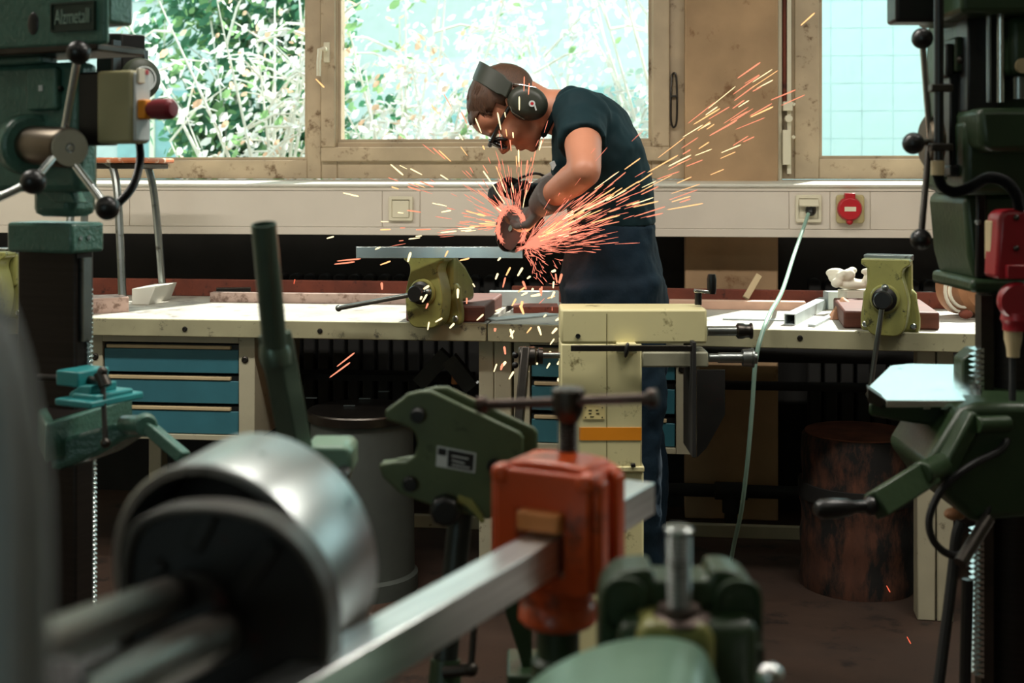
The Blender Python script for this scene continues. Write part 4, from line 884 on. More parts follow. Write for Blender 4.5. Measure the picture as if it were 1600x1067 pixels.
obj('bearing_boss', MB().lathe([(.03, 0), (.03, .012), (.022, .016)], dm.d(300, 950, .94), (-.2, -1, .0), 28), m_drumdk, t)
for (x0, y0, D0_), (x1, y1, D1_), r in (((274, 928, .925), (-60, 1062, .56), .0135), ((350, 990, .915), (60, 1130, .66), .0175)):
    obj('round_bar', MB().cyl(dm.d(x0, y0, D0_), dm.d(x1, y1, D1_), r, n=28), mat('round_bar_steel', '6f6a63', .3, 1.0, var=.15), t, bevel=.002)
zl = dm.d(355, 1090, .95).z
obj('machine_bed', MB().box(-.10, .03, -.04, .12, zl - .12, zl + .02), m_drumdk, t, bevel=.01)
obj('pedestal', MB().box(-.08, .02, .02, .11, 0, zl - .1), m_drumdk, t, bevel=.01)
q0 = dm.d(60, 1130, .66); q1 = dm.d(300, 1130, .85)
obj('bar_support', MB().bar(q1 + Vector((0, 0, -.02)), q0 + Vector((0.0, 0, -.02)), .08, .03).bar(dm.d(40, 1060, .6), dm.d(60, 1180, .62), .05, .03, up=(0, 1, 0)), m_drumdk, t, bevel=.004)

# ================================================================ green machine vise, bottom right foreground
gv = FRC(1065, 1.08, 0, 0)
t = thing('leg_vise', 'green cast vise with a threaded spindle and curved pale top, bottom right foreground', 'vise', gv)
left = bez([Vector((x, 0, y)) for x, y in ((937, 1000), (938, 945), (948, 914), (972, 895), (1010, 889))], 4); right = bez([Vector((x, 0, y)) for x, y in ((1112, 891), (1140, 892), (1168, 905), (1188, 935), (1193, 975))], 4)
ol = [(p.x, p.z) for p in left] + [(1022, 892), (1022, 908), (1108, 908)] + [(p.x, p.z) for p in right] + [(1194, 1120), (937, 1120)]
obj('frame', MB().fprism(gv, ol, .0, .045), m_gdark, t, bevel=.004, seg=3)
# raised rims around the recessed panels
def rim(x0, x1, y0, y1, r=10):
    a, b = gv.y(x0, y1, 0), gv.y(x1, y0, 0); k = 1.08 / FPX
    O_ = [(x, 0, z) for x, z in rrect(a.x, b.x, a.z, b.z, r * k)]; I_ = [(x, 0, z) for x, z in rrect(a.x + 7 * k, b.x - 7 * k, a.z + 7 * k, b.z - 7 * k, max(2, r - 4) * k)]
    obj('rim', MB().ring(O_, I_, (0, -.007, 0)), m_gdark, t, bevel=.0015)
rim(940, 1010, 900, 990, 28); rim(1116, 1190, 903, 1003, 30); rim(1116, 1192, 1003, 1070, 12)
zs = gv.y(1056, 812, .0)
obj('spindle', MB().thread((zs.x, -.02, .90), (zs.x, -.02, zs.z - .004), .0103, .0038, .12, 20).lathe([(.0103, zs.z - .006), (.012, zs.z - .002), (.009, zs.z)], (zs.x, -.02, 0), (0, 0, 1), 20), m_steel, t)
zw = gv.y(1056, 962, -.02).z
obj('washer', MB().lathe([(.026, zw - .004), (.026, zw), (.017, zw + .003), (.017, zw + .008), (.010, zw + .008)], (zs.x, -.02, 0), (0, 0, 1), 28), mat('rusty_steel', '6a5148'), t)
bd = MB().prism([gv.y(px, py, -.045) for px, py in ((1008, 976), (1104, 976), (1118, 1000), (1118, 1120), (996, 1120), (996, 1000))], (0, .05, 0)); obj('spindle_block', bd, m_olive, t, bevel=.006)
# curved pale casting towards the camera
ca_ = FRC(1000, .97, 0, 0)
arc = bez([Vector((x, 0, y)) for x, y in ((800, 1110), (830, 1062), (880, 1028), (940, 1004), (1000, 992), (1060, 994), (1100, 1012), (1122, 1060))], 6)
pp = [(p.x, p.z) for p in arc] + [(1122, 1180), (800, 1180)]
obj('curved_casting', MB().prism([gv.d(px, py, 1.03) for px, py in pp], (-.028, -.14, -.012)), m_gvise, t, bevel=.006, seg=3)
q = gv.d(1203, 1056, 1.0); obj('knob', MB().sphere(q, .011, (1, 1, .9), 18).cyl(q, q + Vector((-.01, .06, -.06)), .006), m_bright, t)
obj('pedestal', MB().box(-.055, .06, -.03, .06, 0, .93), m_gdark, t, bevel=.01)
# ================================================================ grey guard at the left edge, closest to the camera
gg = FRC(0, .42, 0, 0)
t = thing('machine_guard', 'grey rounded guard at the left edge, closest to the camera and out of focus', 'guard', gg)
gpts = [(-60, 425), (-12, 436), (4, 462), (26, 522), (48, 600), (66, 690), (76, 780), (79, 900), (77, 1100), (-60, 1100)]
obj('shell', MB().prism([gg.d(px, py, .42) for px, py in gpts], (-.004, .012, 0)), m_greyc, t, bevel=.006, seg=3)
fr_ = [(-60, 500), (-14, 510), (4, 570), (18, 660), (28, 770), (30, 1100), (-60, 1100)]
obj('front_fold', MB().prism([gg.d(px, py, .412) for px, py in fr_], (0, .012, 0)), m_greyc, t, bevel=.004, seg=3)
obj('stand', MB().box(-.09, -.02, .0, .05, 0, gg.d(0, 1100, .42).z + .02), m_greyc, t, bevel=.006)
# ================================================================ the worker
pf = FRC(960, 3.56, 0, 0); Lp = pf.d
person = thing('person', 'worker in dark teal shirt and navy trousers bending over the vise with earmuffs', 'person', pf)
YL = Vector((0, 1, 0))
Hc = Lp(792, 168, 3.56); U = Vector((-.93, 0, .36)).normalized(); Fv = Vector((-.36, 0, -.93)).normalized(); S = Vector((0, -1, 0))
def hp_(u, f, s): return Hc + U * u + Fv * f + S * s
HM = Matrix(((Fv.x, S.x, U.x, 0), (Fv.y, S.y, U.y, 0), (Fv.z, S.z, U.z, 0), (0, 0, 0, 1)))     # head axes: x forward, y side, z up
k = 3.56 / FPX
sh_n, el_n, wr_n = Lp(908, 182, 3.41), Lp(914, 268, 3.20), Lp(848, 316, 3.46)
sh_f, el_f, wr_f = Lp(898, 178, 3.71), Lp(896, 276, 3.84), Lp(832, 303, 3.66)
b = MB()
b.sphere(hp_(.015, -.012, 0), .1, (.98, .775, .92), 32, HM)                # skull
b.sphere(hp_(-.035, .035, 0), .1, (.56, .62, .80), 28, HM)                 # face
b.sphere(hp_(.035, .045, 0), .1, (.50, .64, .55), 24, HM)                  # forehead
b.sphere(hp_(-.085, .040, 0), .1, (.44, .50, .34), 24, HM)                 # jaw
b.sphere(hp_(-.105, .072, 0), .02, (1, 1.2, .9), 16, HM)                   # chin
b.tube([hp_(.012, .086, 0), hp_(-.012, .100, 0), hp_(-.036, .115, 0), hp_(-.046, .098, 0)], [.008, .011, .0155, .010], 12)   # nose
for s in (-1, 1): b.sphere(hp_(-.040, .100, s * .011), .009, n=10)
for s in (-1, 1): b.sphere(hp_(.016, .082, s * .032), .014, (.8, 1.5, .6), 12, HM)    # brows
b.sphere(hp_(-.070, .092, 0), .014, (.9, 1.5, .55), 12, HM); b.sphere(hp_(-.081, .088, 0), .013, (.9, 1.4, .5), 12, HM)   # lips
for s in (-1, 1): b.sphere(hp_(-.040, .060, s * .042), .028, (1, .8, 1), 14, HM)      # cheeks
for s in (-1, 1): b.sphere(hp_(-.018, -.018, s * .078), .03, (.75, .28, 1.05), 14, HM)   # ears
b.tube([hp_(-.04, -.03, 0), Lp(848, 172, 3.56), Lp(880, 176, 3.56), Lp(905, 196, 3.56)], [(.066, .062), (.060, .060), (.070, .072), (.09, .12)], 24, YL)   # neck
tors = [(905, 190, 44, .15), (930, 240, 58, .155), (950, 300, 56, .145), (955, 360, 56, .135), (955, 420, 62, .145), (958, 470, 62, .15)]
b.tube([Lp(x, y, 3.56) for x, y, _, _ in tors], [(a * k, c) for _, _, a, c in tors], 28, YL)
for sh, el, wr in ((sh_n, el_n, wr_n), (sh_f, el_f, wr_f)):
    b.sphere(sh, .058, n=18)
    b.tube([sh, sh.lerp(el, .35), sh.lerp(el, .7), el], [.055, .052, .046, .041], 18); b.sphere(el, .0405, n=16)
    b.tube([el, el.lerp(wr, .28), el.lerp(wr, .65), wr], [.040, .043, .036, .029], 18); b.sphere(wr, .030, n=12)
for an, kn, hi, ft in ((Lp(985, 955, 3.46), Lp(978, 700, 3.45), Lp(960, 455, 3.47), -1), (Lp(998, 935, 3.66), Lp(985, 690, 3.66), Lp(962, 455, 3.65), 1)):
    b.tube([hi, hi.lerp(kn, .5), kn, kn.lerp(an, .35), an], [.075, .068, .052, .050, .036], 18)
obj('body', b, m_skin, person, remesh=.0055, smooth=6)
# clothes
b = MB()
tor = [(957, 354, 66, .158), (956, 335, 66, .160), (950, 300, 69, .166), (936, 247, 74, .180), (920, 206, 64, .188), (902, 178, 50, .165), (884, 164, 36, .10)]
b.tube([Lp(x, y, 3.56) for x, y, _, _ in tor], [(a * k, c) for _, _, a, c in tor], 32, YL)
for sh, el in ((sh_n, el_n), (sh_f, el_f)):
    d = (el - sh); e = sh + d * .50
    b.sphere(sh, .078, n=20); b.tube([sh - d * .1, sh + d * .2, e], [.072, .069, .063], 22)
    rnd = random.Random(2)
for q in ((895, 160), (918, 168)): b.sphere(Lp(q[0], q[1], 3.49), .046, n=16); b.sphere(Lp(q[0], q[1], 3.63), .046, n=16)
o_sh = obj('shirt', b, m_shirt, person, remesh=.007, smooth=5)
tex = bpy.data.textures.new('cloth_folds', 'CLOUDS'); tex.noise_scale = .11
dm_ = o_sh.modifiers.new('folds', 'DISPLACE'); dm_.texture = tex; dm_.strength = .028; dm_.mid_level = .5; dm_.texture_coords = 'LOCAL'
obj('collar', MB().tube([Lp(872, 145, 3.56) + Vector((0, y * .0, 0)) for y in (0,)] + [Lp(873, 147, 3.56)], .004, 6) if False else MB().lathe([(.066, -.008), (.073, -.004), (.073, .008), (.066, .010)], Lp(866, 178, 3.56), (Lp(848, 170, 3.56) - Lp(880, 186, 3.56)), 30, False), m_shirt, person)
b = MB()
tr = [(957, 345, 67, .160), (955, 372, 68, .162), (955, 410, 79, .176), (957, 450, 84, .182), (960, 490, 84, .182), (962, 520, 72, .172)]
b.tube([Lp(x, y, 3.56) for x, y, _, _ in tr], [(a * k, c) for _, _, a, c in tr], 32, YL)
for D, dx in ((3.47, 0), (3.65, 4)):
    b.tube([Lp(957 + dx, 440, D), Lp(968 + dx, 560, D), Lp(982 + dx, 690, D), Lp(984 + dx, 800, D), Lp(986 + dx, 975 if D < 3.5 else 945, D)], [(.135, .10), (.122, .105), (.098, .09), (.092, .085), (.088, .08)], 24, YL)
o_tr = obj('trousers', b, m_trous, person, remesh=.009, smooth=5)
d2 = o_tr.modifiers.new('folds', 'DISPLACE'); d2.texture = tex; d2.strength = .035; d2.mid_level = .5; d2.texture_coords = 'LOCAL'
for D in (3.46, 3.65):
    q = Lp(986, 600, D); 
    obj('boot', MB().sphere((q.x - .01, q.y, .055), .055, (1.3, .95, 1.2), 20).sphere((q.x - .12, q.y, .045), .05, (1.9, .95, .85), 20).sphere((q.x - .19, q.y, .04), .046, (1.2, 1, .85), 18), m_black, person, remesh=.008, smooth=5)
# shirt patch
obj('patch', MB().prism([Lp(px, py, 3.40) for px, py in ((860, 254), (866, 251), (869, 258), (864, 266))], (.0, .1, 0)), m_lab, person)
# hair
h = MB()
h.sphere(hp_(.017, -.014, 0), .1, (1.02, .82, .975), 40, HM)
h.sphere(hp_(.038, .040, 0), .1, (.52, .68, .55), 32, HM)
kill = []
for v in h.b.verts:
    q = v.co - Hc; u, f, s = q.dot(U), q.dot(Fv), abs(q.dot(S))
    line = .062 - .10 * max(0, (s - .045)) * 10 * .12
    face = f > .045 and u < .058 + (f - .05) * .25
    temple = s > .045 and f > .012 and u < .028
    ear = s > .05 and u < -.005 and f > -.045
    nape = u < -.052
    if face or temple or ear or nape: kill.append(v)
bmesh.ops.delete(h.b, geom=kill, context='VERTS')
for v in h.b.verts:
    q = v.co - Hc; f = q.dot(Fv); n_ = noise.noise(Vector((q.dot(U) * 12, f * 40, q.dot(S) * 40)))
    v.co += q.normalized() * (.006 * n_ + (.003 if (q.dot(U) > .05) else 0))
oh = obj('hair', h, m_hair, person, sharp=180); sm = oh.modifiers.new('thick', 'SOLIDIFY'); sm.thickness = .004; sm.offset = -.9
rnd = random.Random(12); lk = MB()
for i in range(240):                                              # combed locks over the crown
    s = rnd.uniform(-.07, .07); f0 = rnd.uniform(-.07, .03); P = []
    for j in range(5):
        f = f0 + .022 * j; rad_ = 1.045 + rnd.uniform(-.01, .012)
        ss = s + rnd.uniform(-.002, .002); uu = .092 * math.sqrt(max(.02, 1 - ((f + .014) / .105) ** 2 - (ss / .083) ** 2)) + .017
        if uu < .04: continue
        P.append(Hc + U * (uu * rad_) + Fv * f + S * ss)
    if len(P) > 2: lk.tube(P, [.0012] + [.0032] * (len(P) - 2) + [.0008], 5)
ol_ = obj('hair_locks', lk, m_hair, person)
# eyes behind the glasses
for s in (-1, 1): obj('eye', MB().sphere(hp_(-.012, .083, s * .031), .0118, n=14), m_white, person)
g = MB()
for s in (-1, 1):
    c = hp_(-.014, .104, s * .034); g.sphere(c, .036, (.30, 1.05, .80), 22, HM)
gl = obj('glasses', g, m_lens, person)
fr_ = MB()
fr_.tube([hp_(.006, .108, -.06), hp_(.008, .116, -.03), hp_(.004, .116, 0), hp_(.008, .116, .03), hp_(.006, .106, .063)], .0045, 8)
for s in (-1, 1): fr_.tube([hp_(.004, .104, s * .064), hp_(.002, .07, s * .081), hp_(-.004, .02, s * .086), hp_(-.012, -.02, s * .084)], .0055, 8); fr_.tube([hp_(.004, .098, s * .066), hp_(-.014, .090, s * .070), hp_(-.034, .084, s * .062)], [.004, .006, .003], 8)
obj('glasses_frame', fr_, m_black, gl)
# earmuffs
for s in (-1, 1):
    c = hp_(-.050, -.028, s * .088); ax = (S * s + U * -.10)
    cu = MB().sphere(c, .054, (.88, .85, 1.05), 26, HM)
    for v in cu.b.verts:
        t_ = (v.co - c).dot(S * s)
        v.co += S * s * (-t_ * .35 if t_ < 0 else 0)
        if t_ > .032: v.co -= S * s * (t_ - .032) * .7
    mf_ = obj('earmuff_cup', cu, m_muff, person)
    obj('cup_cushion', MB().lathe([(.036, 0), (.046, .004), (.047, .014), (.040, .018)], hp_(-.046, -.026, s * .068), S * s, 26), m_black, mf_)
    q = c + S * s * .043 + U * -.012 + Fv * .0
    if s > 0:
        o1 = [q + Vector((math.cos(R(a)) * .0088, 0, math.sin(R(a)) * .0088)) for a in range(0, 360, 20)]; o2 = [q + Vector((math.cos(R(a)) * .0045, 0, math.sin(R(a)) * .0045)) for a in range(0, 360, 20)]
        obj('emblem', MB().ring(o1, o2, (0, -.003, 0)).bar(q + Vector((.007, -.001, -.004)), q + Vector((.011, -.001, -.018)), .004, .003, up=(0, 1, 0)), m_lab, mf_)
        obj('emblem', MB().lathe([(.0045, 0), (.0045, .003), (0, .003)], q, (0, -1, 0), 16), m_red, mf_)
E = Vector((.176, 0, -.037)); El = E.length
eu = (U * .176 + Fv * -.040).normalized(); base = hp_(-.050, -.028, 0)
def arc(a, w): return base + eu * (.163 * math.sin(a)) + S * (.100 * math.cos(a)) + (Fv * 1.0) * w
bnd = MB(); n = 26
prev = None
for i in range(n + 1):
    a = R(20 + (180 - 40) * i / n)
    ww = .026 * (1 if 1 < i < n - 1 else .82)
    cur = [bnd.b.verts.new(arc(a, w) * 1 + (arc(a, w) - base).normalized() * hgt) for w, hgt in ((-ww, 0), (ww, 0), (ww, .010), (-ww, .010))]
    if prev:
        for j in range(4): bnd.b.faces.new((prev[j], prev[(j + 1) % 4], cur[(j + 1) % 4], cur[j]))
    else: bnd.b.faces.new(cur)
    prev = cur
bnd.b.faces.new(prev[::-1])
hb__ = obj('headband', bnd, m_muff, person, bevel=.003)
for s in (-1, 1):
    for w in (-.026, .026):
        a = R(20) if s > 0 else R(160)
        p0 = arc(a, w * .8); p1 = hp_(-.02, -.028 + w * 1.5, s * .108); p2 = hp_(-.058, -.028 + w * 1.75, s * .110)
        obj('headband_wire', MB().tube([p0, p0.lerp(p1, .3) + S * s * .004, p1, p2], .0018, 6), m_bright, hb__)
# gloved hands
def hand(name, W, a, n, m, side, curl, cuff=0, cuffdir=None):
    a = Vector(a).normalized(); n = Vector(n); n = (n - a * n.dot(a)).normalized(); bb = a.cross(n) * side
    h = MB()
    h.tube([W - a * .01, W + a * .03, W + a * .065, W + a * .088], [(.024, .030), (.021, .041), (.020, .045), (.016, .043)], 16, bb)
    for i, (off, ln) in enumerate(((-.033, .05), (-.011, .085), (.011, .080), (.032, .064))):
        P = [W + a * (.07) + bb * off, W + a * (.088 - abs(off) * .1) + bb * off]; ang = 0; dcur = a
        for q, fr in ((curl[0], .45), (curl[1], .32), (curl[2], .25)):
            ang += q; dcur = a * math.cos(R(ang)) + n * math.sin(R(ang)); P.append(P[-1] + dcur * ln * fr)
        h.tube(P, [.011, .0115, .0108, .010, .0085], 10); h.sphere(P[-1], .0086, n=8)
    T = [W + a * .02 - bb * .03, W + a * .042 - bb * .055 + n * .012, W + a * .066 - bb * .055 + n * .032, W + a * .078 - bb * .040 + n * .046]
    h.tube(T, [.015, .014, .012, .009], 10); h.sphere(T[-1], .009, n=8)
    if cuff: cd_ = Vector(cuffdir).normalized(); h.tube([W + a * .012, W + cd_ * cuff * .5, W + cd_ * cuff], [.034, .045, .052], 20)
    return obj(name, h, m, person, remesh=.0045, smooth=3)
gA, gB = Lp(811, 288, 3.60), Lp(822, 362, 3.66)                      # grinder axis
gd = (gB - gA).normalized()
hand('glove', wr_n + (el_n - wr_n).normalized() * -.01, (-.35, .75, -.5), (-.55, .45, -.2), m_glovg, 1, (38, 55, 40), .100, (el_n - wr_n))
hand('glove', Lp(826, 305, 3.66), (-.75, -.30, .30), (-.1, -.55, -.75), m_glovb, -1, (45, 60, 45), .05, (.9, .15, -.3))

# ---------------------------------------------------------------- angle grinder
gr_f = Fr(CAM @ Matrix.Translation((pf.I.inverted() @ gB) * 0)) if False else Fr(pf.M @ Matrix.Translation(gB))
G = lambda v: Vector(v) - gB
gt = thing('angle_grinder', 'dark angle grinder held upright with its disc on the end of the flat bar', 'grinder', gr_f)
L_ = (gB - gA).length
obj('motor_body', MB().lathe([(.022, 0), (.030, .006), (.031, .03), (.026, .05), (.026, L_ * .62), (.031, L_ * .66), (.032, L_ * .92), (.024, L_)], G(gA), gd, 26), m_black, gt)
dn = Vector((-.80, -.52, .12)).normalized()                                # disc normal
dc = G(Lp(800, 357, 3.63))
obj('gear_head', MB().lathe([(.026, -.02), (.030, 0), (.026, .03), (.016, .038)], G(gB) + dn * -.01, dn, 24).sphere(G(gB), .034, (1, .9, 1), 20), m_dksteel, gt)
obj('spindle', MB().cyl(G(gB), dc + dn * .006, .009, n=14), m_steel, gt)
obj('disc', MB().lathe([(.009, -.002), (.061, -.0015), (.0625, 0), (.061, .0015), (.009, .002)], dc, dn, 44), mat('grinding_disc', '4a2a22', .7, .1), gt)
_, gu, gw = basis(dn)
gm = MB(); prev = None
for i in range(19):
    a = R(-30 + 180 * i / 18); r_ = gu * math.cos(a) + gw * math.sin(a)
    if r_.length: cur = [gm.b.verts.new(dc + r_ * rr + dn * hh) for rr, hh in ((.02, -.012), (.068, -.012), (.068, .012), (.066, .012), (.066, -.010), (.02, -.010))]
    if prev:
        for j in range(6): gm.b.faces.new((prev[j], prev[(j + 1) % 6], cur[(j + 1) % 6], cur[j]))
    prev = cur
obj('guard', gm, m_dksteel, gt)
obj('side_handle', MB().lathe([(.010, 0), (.014, .02), (.014, .09), (.017, .1), (0, .104)], G(gB) - gd * .02, (.35, -.85, .15), 18), m_black, gt)
obj('power_cord', MB().tube(bez([G(gA) + Vector((0, 0, .0)), G(Lp(815, 277, 3.6)), G(Lp(850, 275, 3.80)), G(Lp(900, 330, 3.84)), G(Lp(925, 420, 3.80)), G(Lp(922, 520, 3.80))], 6), .004, 8), m_blackrub, gt)

# ---------------------------------------------------------------- sparks
rnd = random.Random(21)
cols = [emit('spark_orange', (1, .30, .17), 1.4), emit('spark_amber', (1, .50, .20), 1.8), emit('spark_pale', (1, .80, .42), 2.0), emit('spark_red', (1, .16, .08), 1.0)]
sm_ = []
for c in cols:
    b = MB().lathe([(0, -.5), (.7, -.42), (1, .1), (1, .38), (.5, .48), (0, .5)], (0, 0, 0), (1, 0, 0), 6); b2 = bmesh.ops
    me = bpy.data.meshes.new('spark'); 
    b.b.to_mesh(me); b.b.free(); me.materials.append(c); sm_.append(me)
nspark = 0
SL = ''; SG = None
def spark(px, py, ang, ln, wd, D, ci):
    global nspark
    p = CAM @ Vector(((px - 800) / FPX * D, D, CH - (py - HZ) / FPX * D)); s = D / FPX
    d = CAM.to_3x3() @ Vector((math.cos(ang), rnd.uniform(-.25, .25), math.sin(ang)))
    o = bpy.data.objects.new('spark', sm_[ci]); COL.objects.link(o)
    o.rotation_mode = 'QUATERNION'; o.rotation_quaternion = d.to_track_quat('X', 'Z'); o.location = p; o.scale = (ln * s, wd * s, wd * s)
    o['label'] = SL; o['category'] = 'spark'; nspark += 1
    if SG: o['group'] = SG
# main fan to the right
SL, SG = 'glowing spark in the long fan streaming right across the worker and the pillar', 'sparks of the right-hand fan'
for i in range(128):
    a = R(rnd.choice((rnd.gauss(27, 5), rnd.uniform(10, 40)))); r = 40 + 470 * rnd.random() ** 1.7
    if r > 330: a = R(rnd.uniform(24, 38))
    px, py = 818 + r * math.cos(a), 384 - r * math.sin(a) + r * r * .00006; D = max(3.08, 3.66 - .0034 * r) - rnd.uniform(0, .12)
    spark(px, py, a - R(r * .006) + R(rnd.gauss(0, 3)), rnd.uniform(14, 58) * (1 if r > 90 else .7), rnd.uniform(.5, 1.05), D, rnd.choice((0, 0, 1, 1, 2, 0)))
# burst up and to the left
SL, SG = 'glowing spark in the burst spraying up and left from the disc', 'sparks of the burst above the disc'
for i in range(82):
    a = R(rnd.uniform(72, 188)); r = 40 + 190 * rnd.random() ** 1.3
    px, py = 812 + r * math.cos(a), 352 - r * math.sin(a); D = 3.52 - rnd.uniform(0, .3)
    spark(px, py, a, rnd.uniform(7, 30), rnd.uniform(.6, 1.2), D, rnd.choice((0, 1, 2, 2, 0)))
# falling bits
SL, SG = 'bright ember falling below the ground bar in front of vise and bench', 'embers falling under the bar'
for i in range(72):
    px, py = rnd.gauss(815, 70), rnd.uniform(395, 520) if i < 52 else rnd.uniform(520, 610); D = 3.60 - rnd.uniform(0, .35)
    spark(px, py, R(rnd.gauss(62, 22)), rnd.uniform(5, 17), rnd.uniform(1.2, 2.3), D, rnd.choice((2, 2, 1, 2, 0)))
SL, SG, SS = 'stray', None, []
for px, py, a, ln, ci in ((540, 562, 38, 36, 0), (531, 578, 36, 40, 0), (545, 406, 5, 38, 0), (538, 411, 7, 34, 0), (602, 411, 20, 18, 1), (516, 371, 15, 12, 2), (548, 304, -14, 26, 2), (590, 388, 25, 9, 2), (460, 440, 78, 8, 3), (1388, 920, -62, 12, 3), (1420, 1000, -62, 13, 3), (500, 130, -45, 20, 1), (1262, 30, 42, 30, 1), (1190, 175, 25, 40, 1), (1170, 110, 35, 44, 0), (1130, 200, 30, 50, 0), (620, 265, -40, 28, 2), (697, 330, 10, 16, 2)):
    spark(px, py, R(a), ln, 1.3 if ci != 3 else 1.0, 3.3, ci)
    SS.append(bpy.context.scene.collection.objects[-1])
for o, l in zip(SS, ('upper of two slanting orange sparks below the left worktop', 'lower of two slanting orange sparks below the left worktop', 'upper of two flat orange sparks left of the flat bar', 'lower of two flat orange sparks left of the flat bar',
    'small amber spark just under the left end of the flat bar', 'pale spark below the trunking left of the flat bar', 'pale spark in front of the trunking left of the closed wall socket', 'pale spark just above the flat bar left end', 'tiny red spark in front of the back board above the left bench',
    'red spark in front of the charred log', 'lowest red spark near the floor at the right', 'amber spark on the window mullion under the handle', 'topmost amber spark beside the right window', 'amber spark in front of the pillar, rightmost', 'orange spark high in front of the pillar', 'orange spark in front of the pillar near the middle window',
    'pale spark over the window sill above the closed wall socket', 'pale spark on the trunking right of the closed wall socket')): o['label'] = l + ('' if len(l.split()) > 3 else ' flying')
# dense glowing spray right at the disc: one mass
sp = MB()
sf_ = Fr(pf.M @ Matrix.Translation(G(gB) + gB))
def streak(mb, px, py, ang, ln, wd, D):
    p = sf_.d(px, py, D); s = D / FPX; d = Vector((math.cos(ang), rnd.uniform(-.3, .3), math.sin(ang))).normalized() * ln * s * .5
    mb.tube([p - d, p + d * .4, p + d], [wd * s * .3, wd * s, wd * s * .2], 4)
for i in range(420):
    a = R(rnd.gauss(24, 15)); r = abs(rnd.gauss(0, 75)) + 4
    streak(sp, 818 + r * math.cos(a), 386 - r * math.sin(a), a + R(rnd.gauss(0, 5)), rnd.uniform(10, 44), rnd.uniform(.35, .75), 3.60 - .0028 * r - rnd.uniform(0, .05))
for i in range(110):
    a = R(rnd.uniform(-75, 20)); r = abs(rnd.gauss(0, 42)) + 3
    streak(sp, 820 + r * math.cos(a), 386 - r * math.sin(a), a + R(rnd.gauss(0, 25)), rnd.uniform(5, 16), rnd.uniform(.35, .7), 3.58 - rnd.uniform(0, .1))
for i in range(230):                                                  # glowing ring thrown round the disc guard
    a = R(rnd.uniform(-40, 215)); ex, ey = 21 * math.cos(a), 32 * math.sin(a)
    streak(sp, 799 + ex * rnd.uniform(.8, 1.15), 357 - ey * rnd.uniform(.85, 1.12), math.atan2(32 * math.cos(a), -21 * math.sin(a)) + R(rnd.gauss(0, 18)), rnd.uniform(8, 20), rnd.uniform(.35, .65), 3.50 - rnd.uniform(0, .04))
for i in range(120):
    a = R(rnd.uniform(70, 190)); r = 30 + abs(rnd.gauss(0, 55))
    streak(sp, 806 + r * math.cos(a), 352 - r * math.sin(a), a + R(rnd.gauss(0, 4)), rnd.uniform(10, 32), rnd.uniform(.35, .7), 3.5 - rnd.uniform(0, .2))
obj('spark_spray', sp, emit('spark_spray_glow', (1, .27, .17), 1.35), frame=sf_, label='dense orange spray of sparks bursting from the grinding disc', cat='sparks', kind='stuff')
for px, py, D, e, rad_ in ((822, 372, 3.50, 1.0, .03), (890, 360, 3.25, .2, .08)):
    ld = bpy.data.lights.new('spark_glow', 'POINT'); ld.energy = e; ld.color = (1, .33, .14); ld.shadow_soft_size = rad_
    lo = bpy.data.objects.new('spark_glow', ld); COL.objects.link(lo); lo.location = CAM @ Vector(((px - 800) / FPX * D, D, CH - (py - HZ) / FPX * D))

# ================================================================ outside the windows
m_bark = mat('pale_sunlit_bark', 'e0dad0', .8, var=.15)  # near-white bark: full sunlight is put into the colour
def leafmat(n, h): 
    m = mat(n, h, .6, var=.35, scale=3); nt = m.node_tree; b = nt.nodes['Principled BSDF']; tl = nt.nodes.new('ShaderNodeBsdfTranslucent'); mx = nt.nodes.new('ShaderNodeMixShader'); mx.inputs[0].default_value = .45
    nt.links.new(b.inputs['Base Color'].links[0].from_socket, tl.inputs[0]); nt.links.new(b.outputs[0], mx.inputs[1]); nt.links.new(tl.outputs[0], mx.inputs[2]); nt.links.new(mx.outputs[0], nt.nodes['Material Output'].inputs[0]); return m
lv_green = leafmat('dark_green_leaves', '42795a'); lv_mid = leafmat('mid_green_leaves', '86ad74'); lv_pale = leafmat('pale_blossom', 'efe6e0'); lv_tint = leafmat('pale_mint_leaves', 'c5dccf'); lv_red = leafmat('orange_pink_leaves', 'e8b79a')  # palest leaf tones also carry washed-out sunlight in their colour
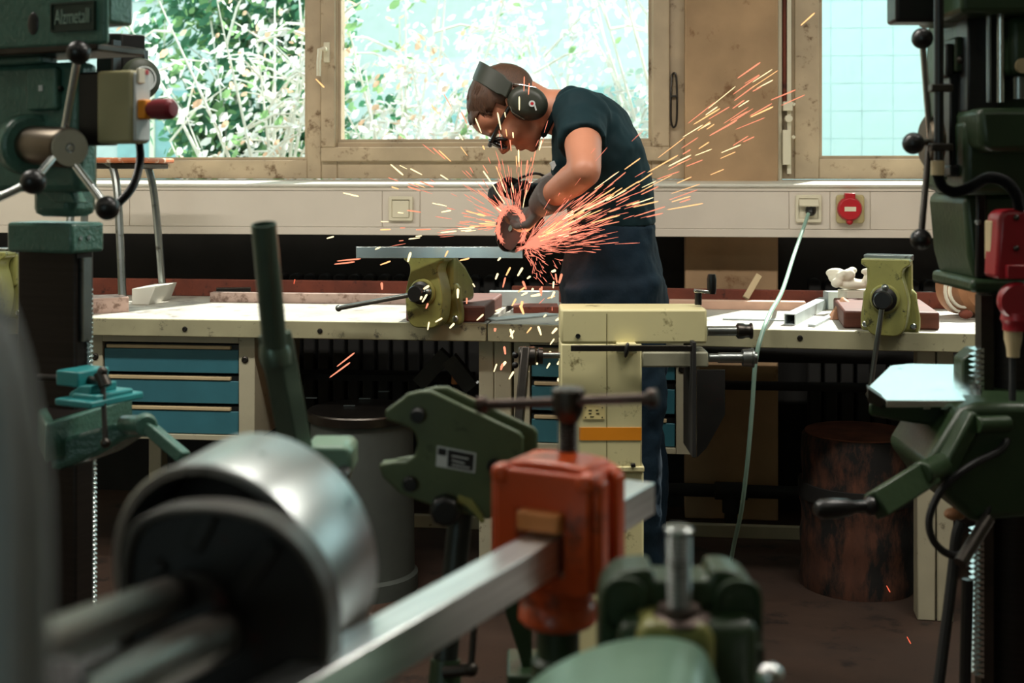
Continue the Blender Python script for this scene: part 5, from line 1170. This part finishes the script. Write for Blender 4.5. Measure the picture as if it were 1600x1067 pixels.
def shrub(name, label, x, y, h, w, nb, nl, mats, seed, lsize=.05, group='shrubs outside the windows'):
    rn = random.Random(seed); f = Fr(Matrix.Translation((x, y, 0))); t = thing(name, label, 'shrub', f, group); br = MB(); tips = []
    for i in range(nb):
        a = rn.uniform(0, 6.28); lean = rn.uniform(.15, 1.0) * w; top = Vector((math.cos(a) * lean, math.sin(a) * lean * .6, h * rn.uniform(.45, 1)))
        P = bez([Vector((rn.uniform(-.05, .05), rn.uniform(-.05, .05), 0)), top * .35 + Vector((rn.uniform(-.1, .1), 0, h * .12)), top], 5)
        br.tube(P, [.022 - .018 * j / (len(P) - 1) for j in range(len(P))], 5); tips.append(P)
        for _ in range(7):
            q = P[rn.randrange(3, len(P))]; e = q + Vector((rn.uniform(-.6, .6), rn.uniform(-.4, .4), rn.uniform(-.15, .5))) * w * .7; PP = [q, q.lerp(e, .5) + Vector((0, 0, .04)), e]; br.tube(PP, [.009, .007, .003], 4); tips.append([q.lerp(e, j / 6) for j in range(7)])
    obj('branches', br, m_bark, t)
    for mi, (m, share) in enumerate(mats):
        lf = MB()
        for i in range(int(nl * share)):
            P = rn.choice(tips); c = P[rn.randrange(len(P) // 2, len(P))] + Vector((rn.gauss(0, .07), rn.gauss(0, .07), rn.gauss(0, .07)))
            s = lsize * rn.uniform(.5, 1.3); d = Vector((rn.gauss(0, 1), rn.gauss(0, 1), rn.gauss(0, 1))).normalized(); u = d.orthogonal().normalized(); v = d.cross(u)
            q = [lf.b.verts.new(c + k_) for k_ in (u * s, u * s * .4 + v * s * .5 + d * s * .1, -u * s * .4 + v * s * .45 + d * s * .1, -u * s, -u * s * .4 - v * s * .45 + d * s * .1, u * s * .4 - v * s * .5 + d * s * .1)]; lf.b.faces.new(q)
        o = obj('foliage', lf, m, t, kind='stuff')
    return t
struct('floor', MB().box(-14, 10, 5.2, 26, -.15, -.05), mat('pale_gravel', 'cfcabb', .9, var=.1))
shrub('evergreen_shrub', 'dense dark green bush outside the left window', -2.75, 8.6, 3.4, .95, 26, 9000, ((lv_green, .62), (lv_mid, .38)), 3, .05)
shrub('blossom_shrub', 'white blossoming shrub with long branches in front of the dark green bush', -2.2, 7.0, 2.6, 1.0, 16, 1500, ((lv_pale, .75), (lv_mid, .15), (lv_red, .1)), 5, .032)
shrub('blossom_shrub', 'pinkish blossoming shrub right of the dark green bush', -1.5, 7.6, 2.8, 1.0, 18, 2600, ((lv_pale, .72), (lv_mid, .12), (lv_red, .16)), 7, .032)
shrub('blossom_shrub', 'pale blossoming shrub behind the middle window, left half', -.8, 8.2, 2.8, 1.1, 20, 3000, ((lv_pale, .8), (lv_tint, .19), (lv_mid, .01)), 9, .034)
shrub('blossom_shrub', 'pale blossoming shrub behind the worker in the middle window', .1, 8.0, 2.8, 1.1, 20, 3000, ((lv_pale, .8), (lv_tint, .19), (lv_mid, .01)), 11, .034)
# pale buildings beyond
bf = Fr(Matrix.Translation((-1.0, 15, 0))); t = thing('building', 'pale sunlit building far behind the shrubs', 'building', bf)
obj('facade', MB().box(-9, 1.7, 0, 1, -.1, 9), mat('pale_grey_render', 'b6bcba', .9, var=.05), t)
m_bw = mat('building_window', '7fa3a4', .2, var=.1)
for i, x in enumerate((-5.2, -3.2, -1.2, .5)):
    for z in (1.0, 3.4): w_ = obj('window', MB().box(x - .45, x + .45, -.02, .05, z, z + 1.3), m_bw, t); obj('window_bar', MB().box(x - .03, x + .03, -.05, .0, z, z + 1.3), m_white, w_)
gf = Fr(Matrix.Translation((2.0, 9.5, 0))); t = thing('glass_facade', 'pale blue panelled facade outside the right window', 'facade', gf)
m_gp = mat('pale_blue_panel', 'c9dfe0', .35, var=.08, scale=2)
first = None
for i in range(20):
    for j in range(15):
        if first is None: first = obj('panel', MB().box(0, .215, 0, .006, 0, .195), m_gp, t); first.location = (-1.9, 0, .75)
        else: c = first.copy(); COL.objects.link(c); c.parent = t; c.location = (-1.9 + i * .22, 0, .75 + j * .20)
obj('frame', MB().box(-1.95, 2.6, .004, .08, -.1, 3.8), mat('pale_blue_backing', 'bfd8da', .6), t)
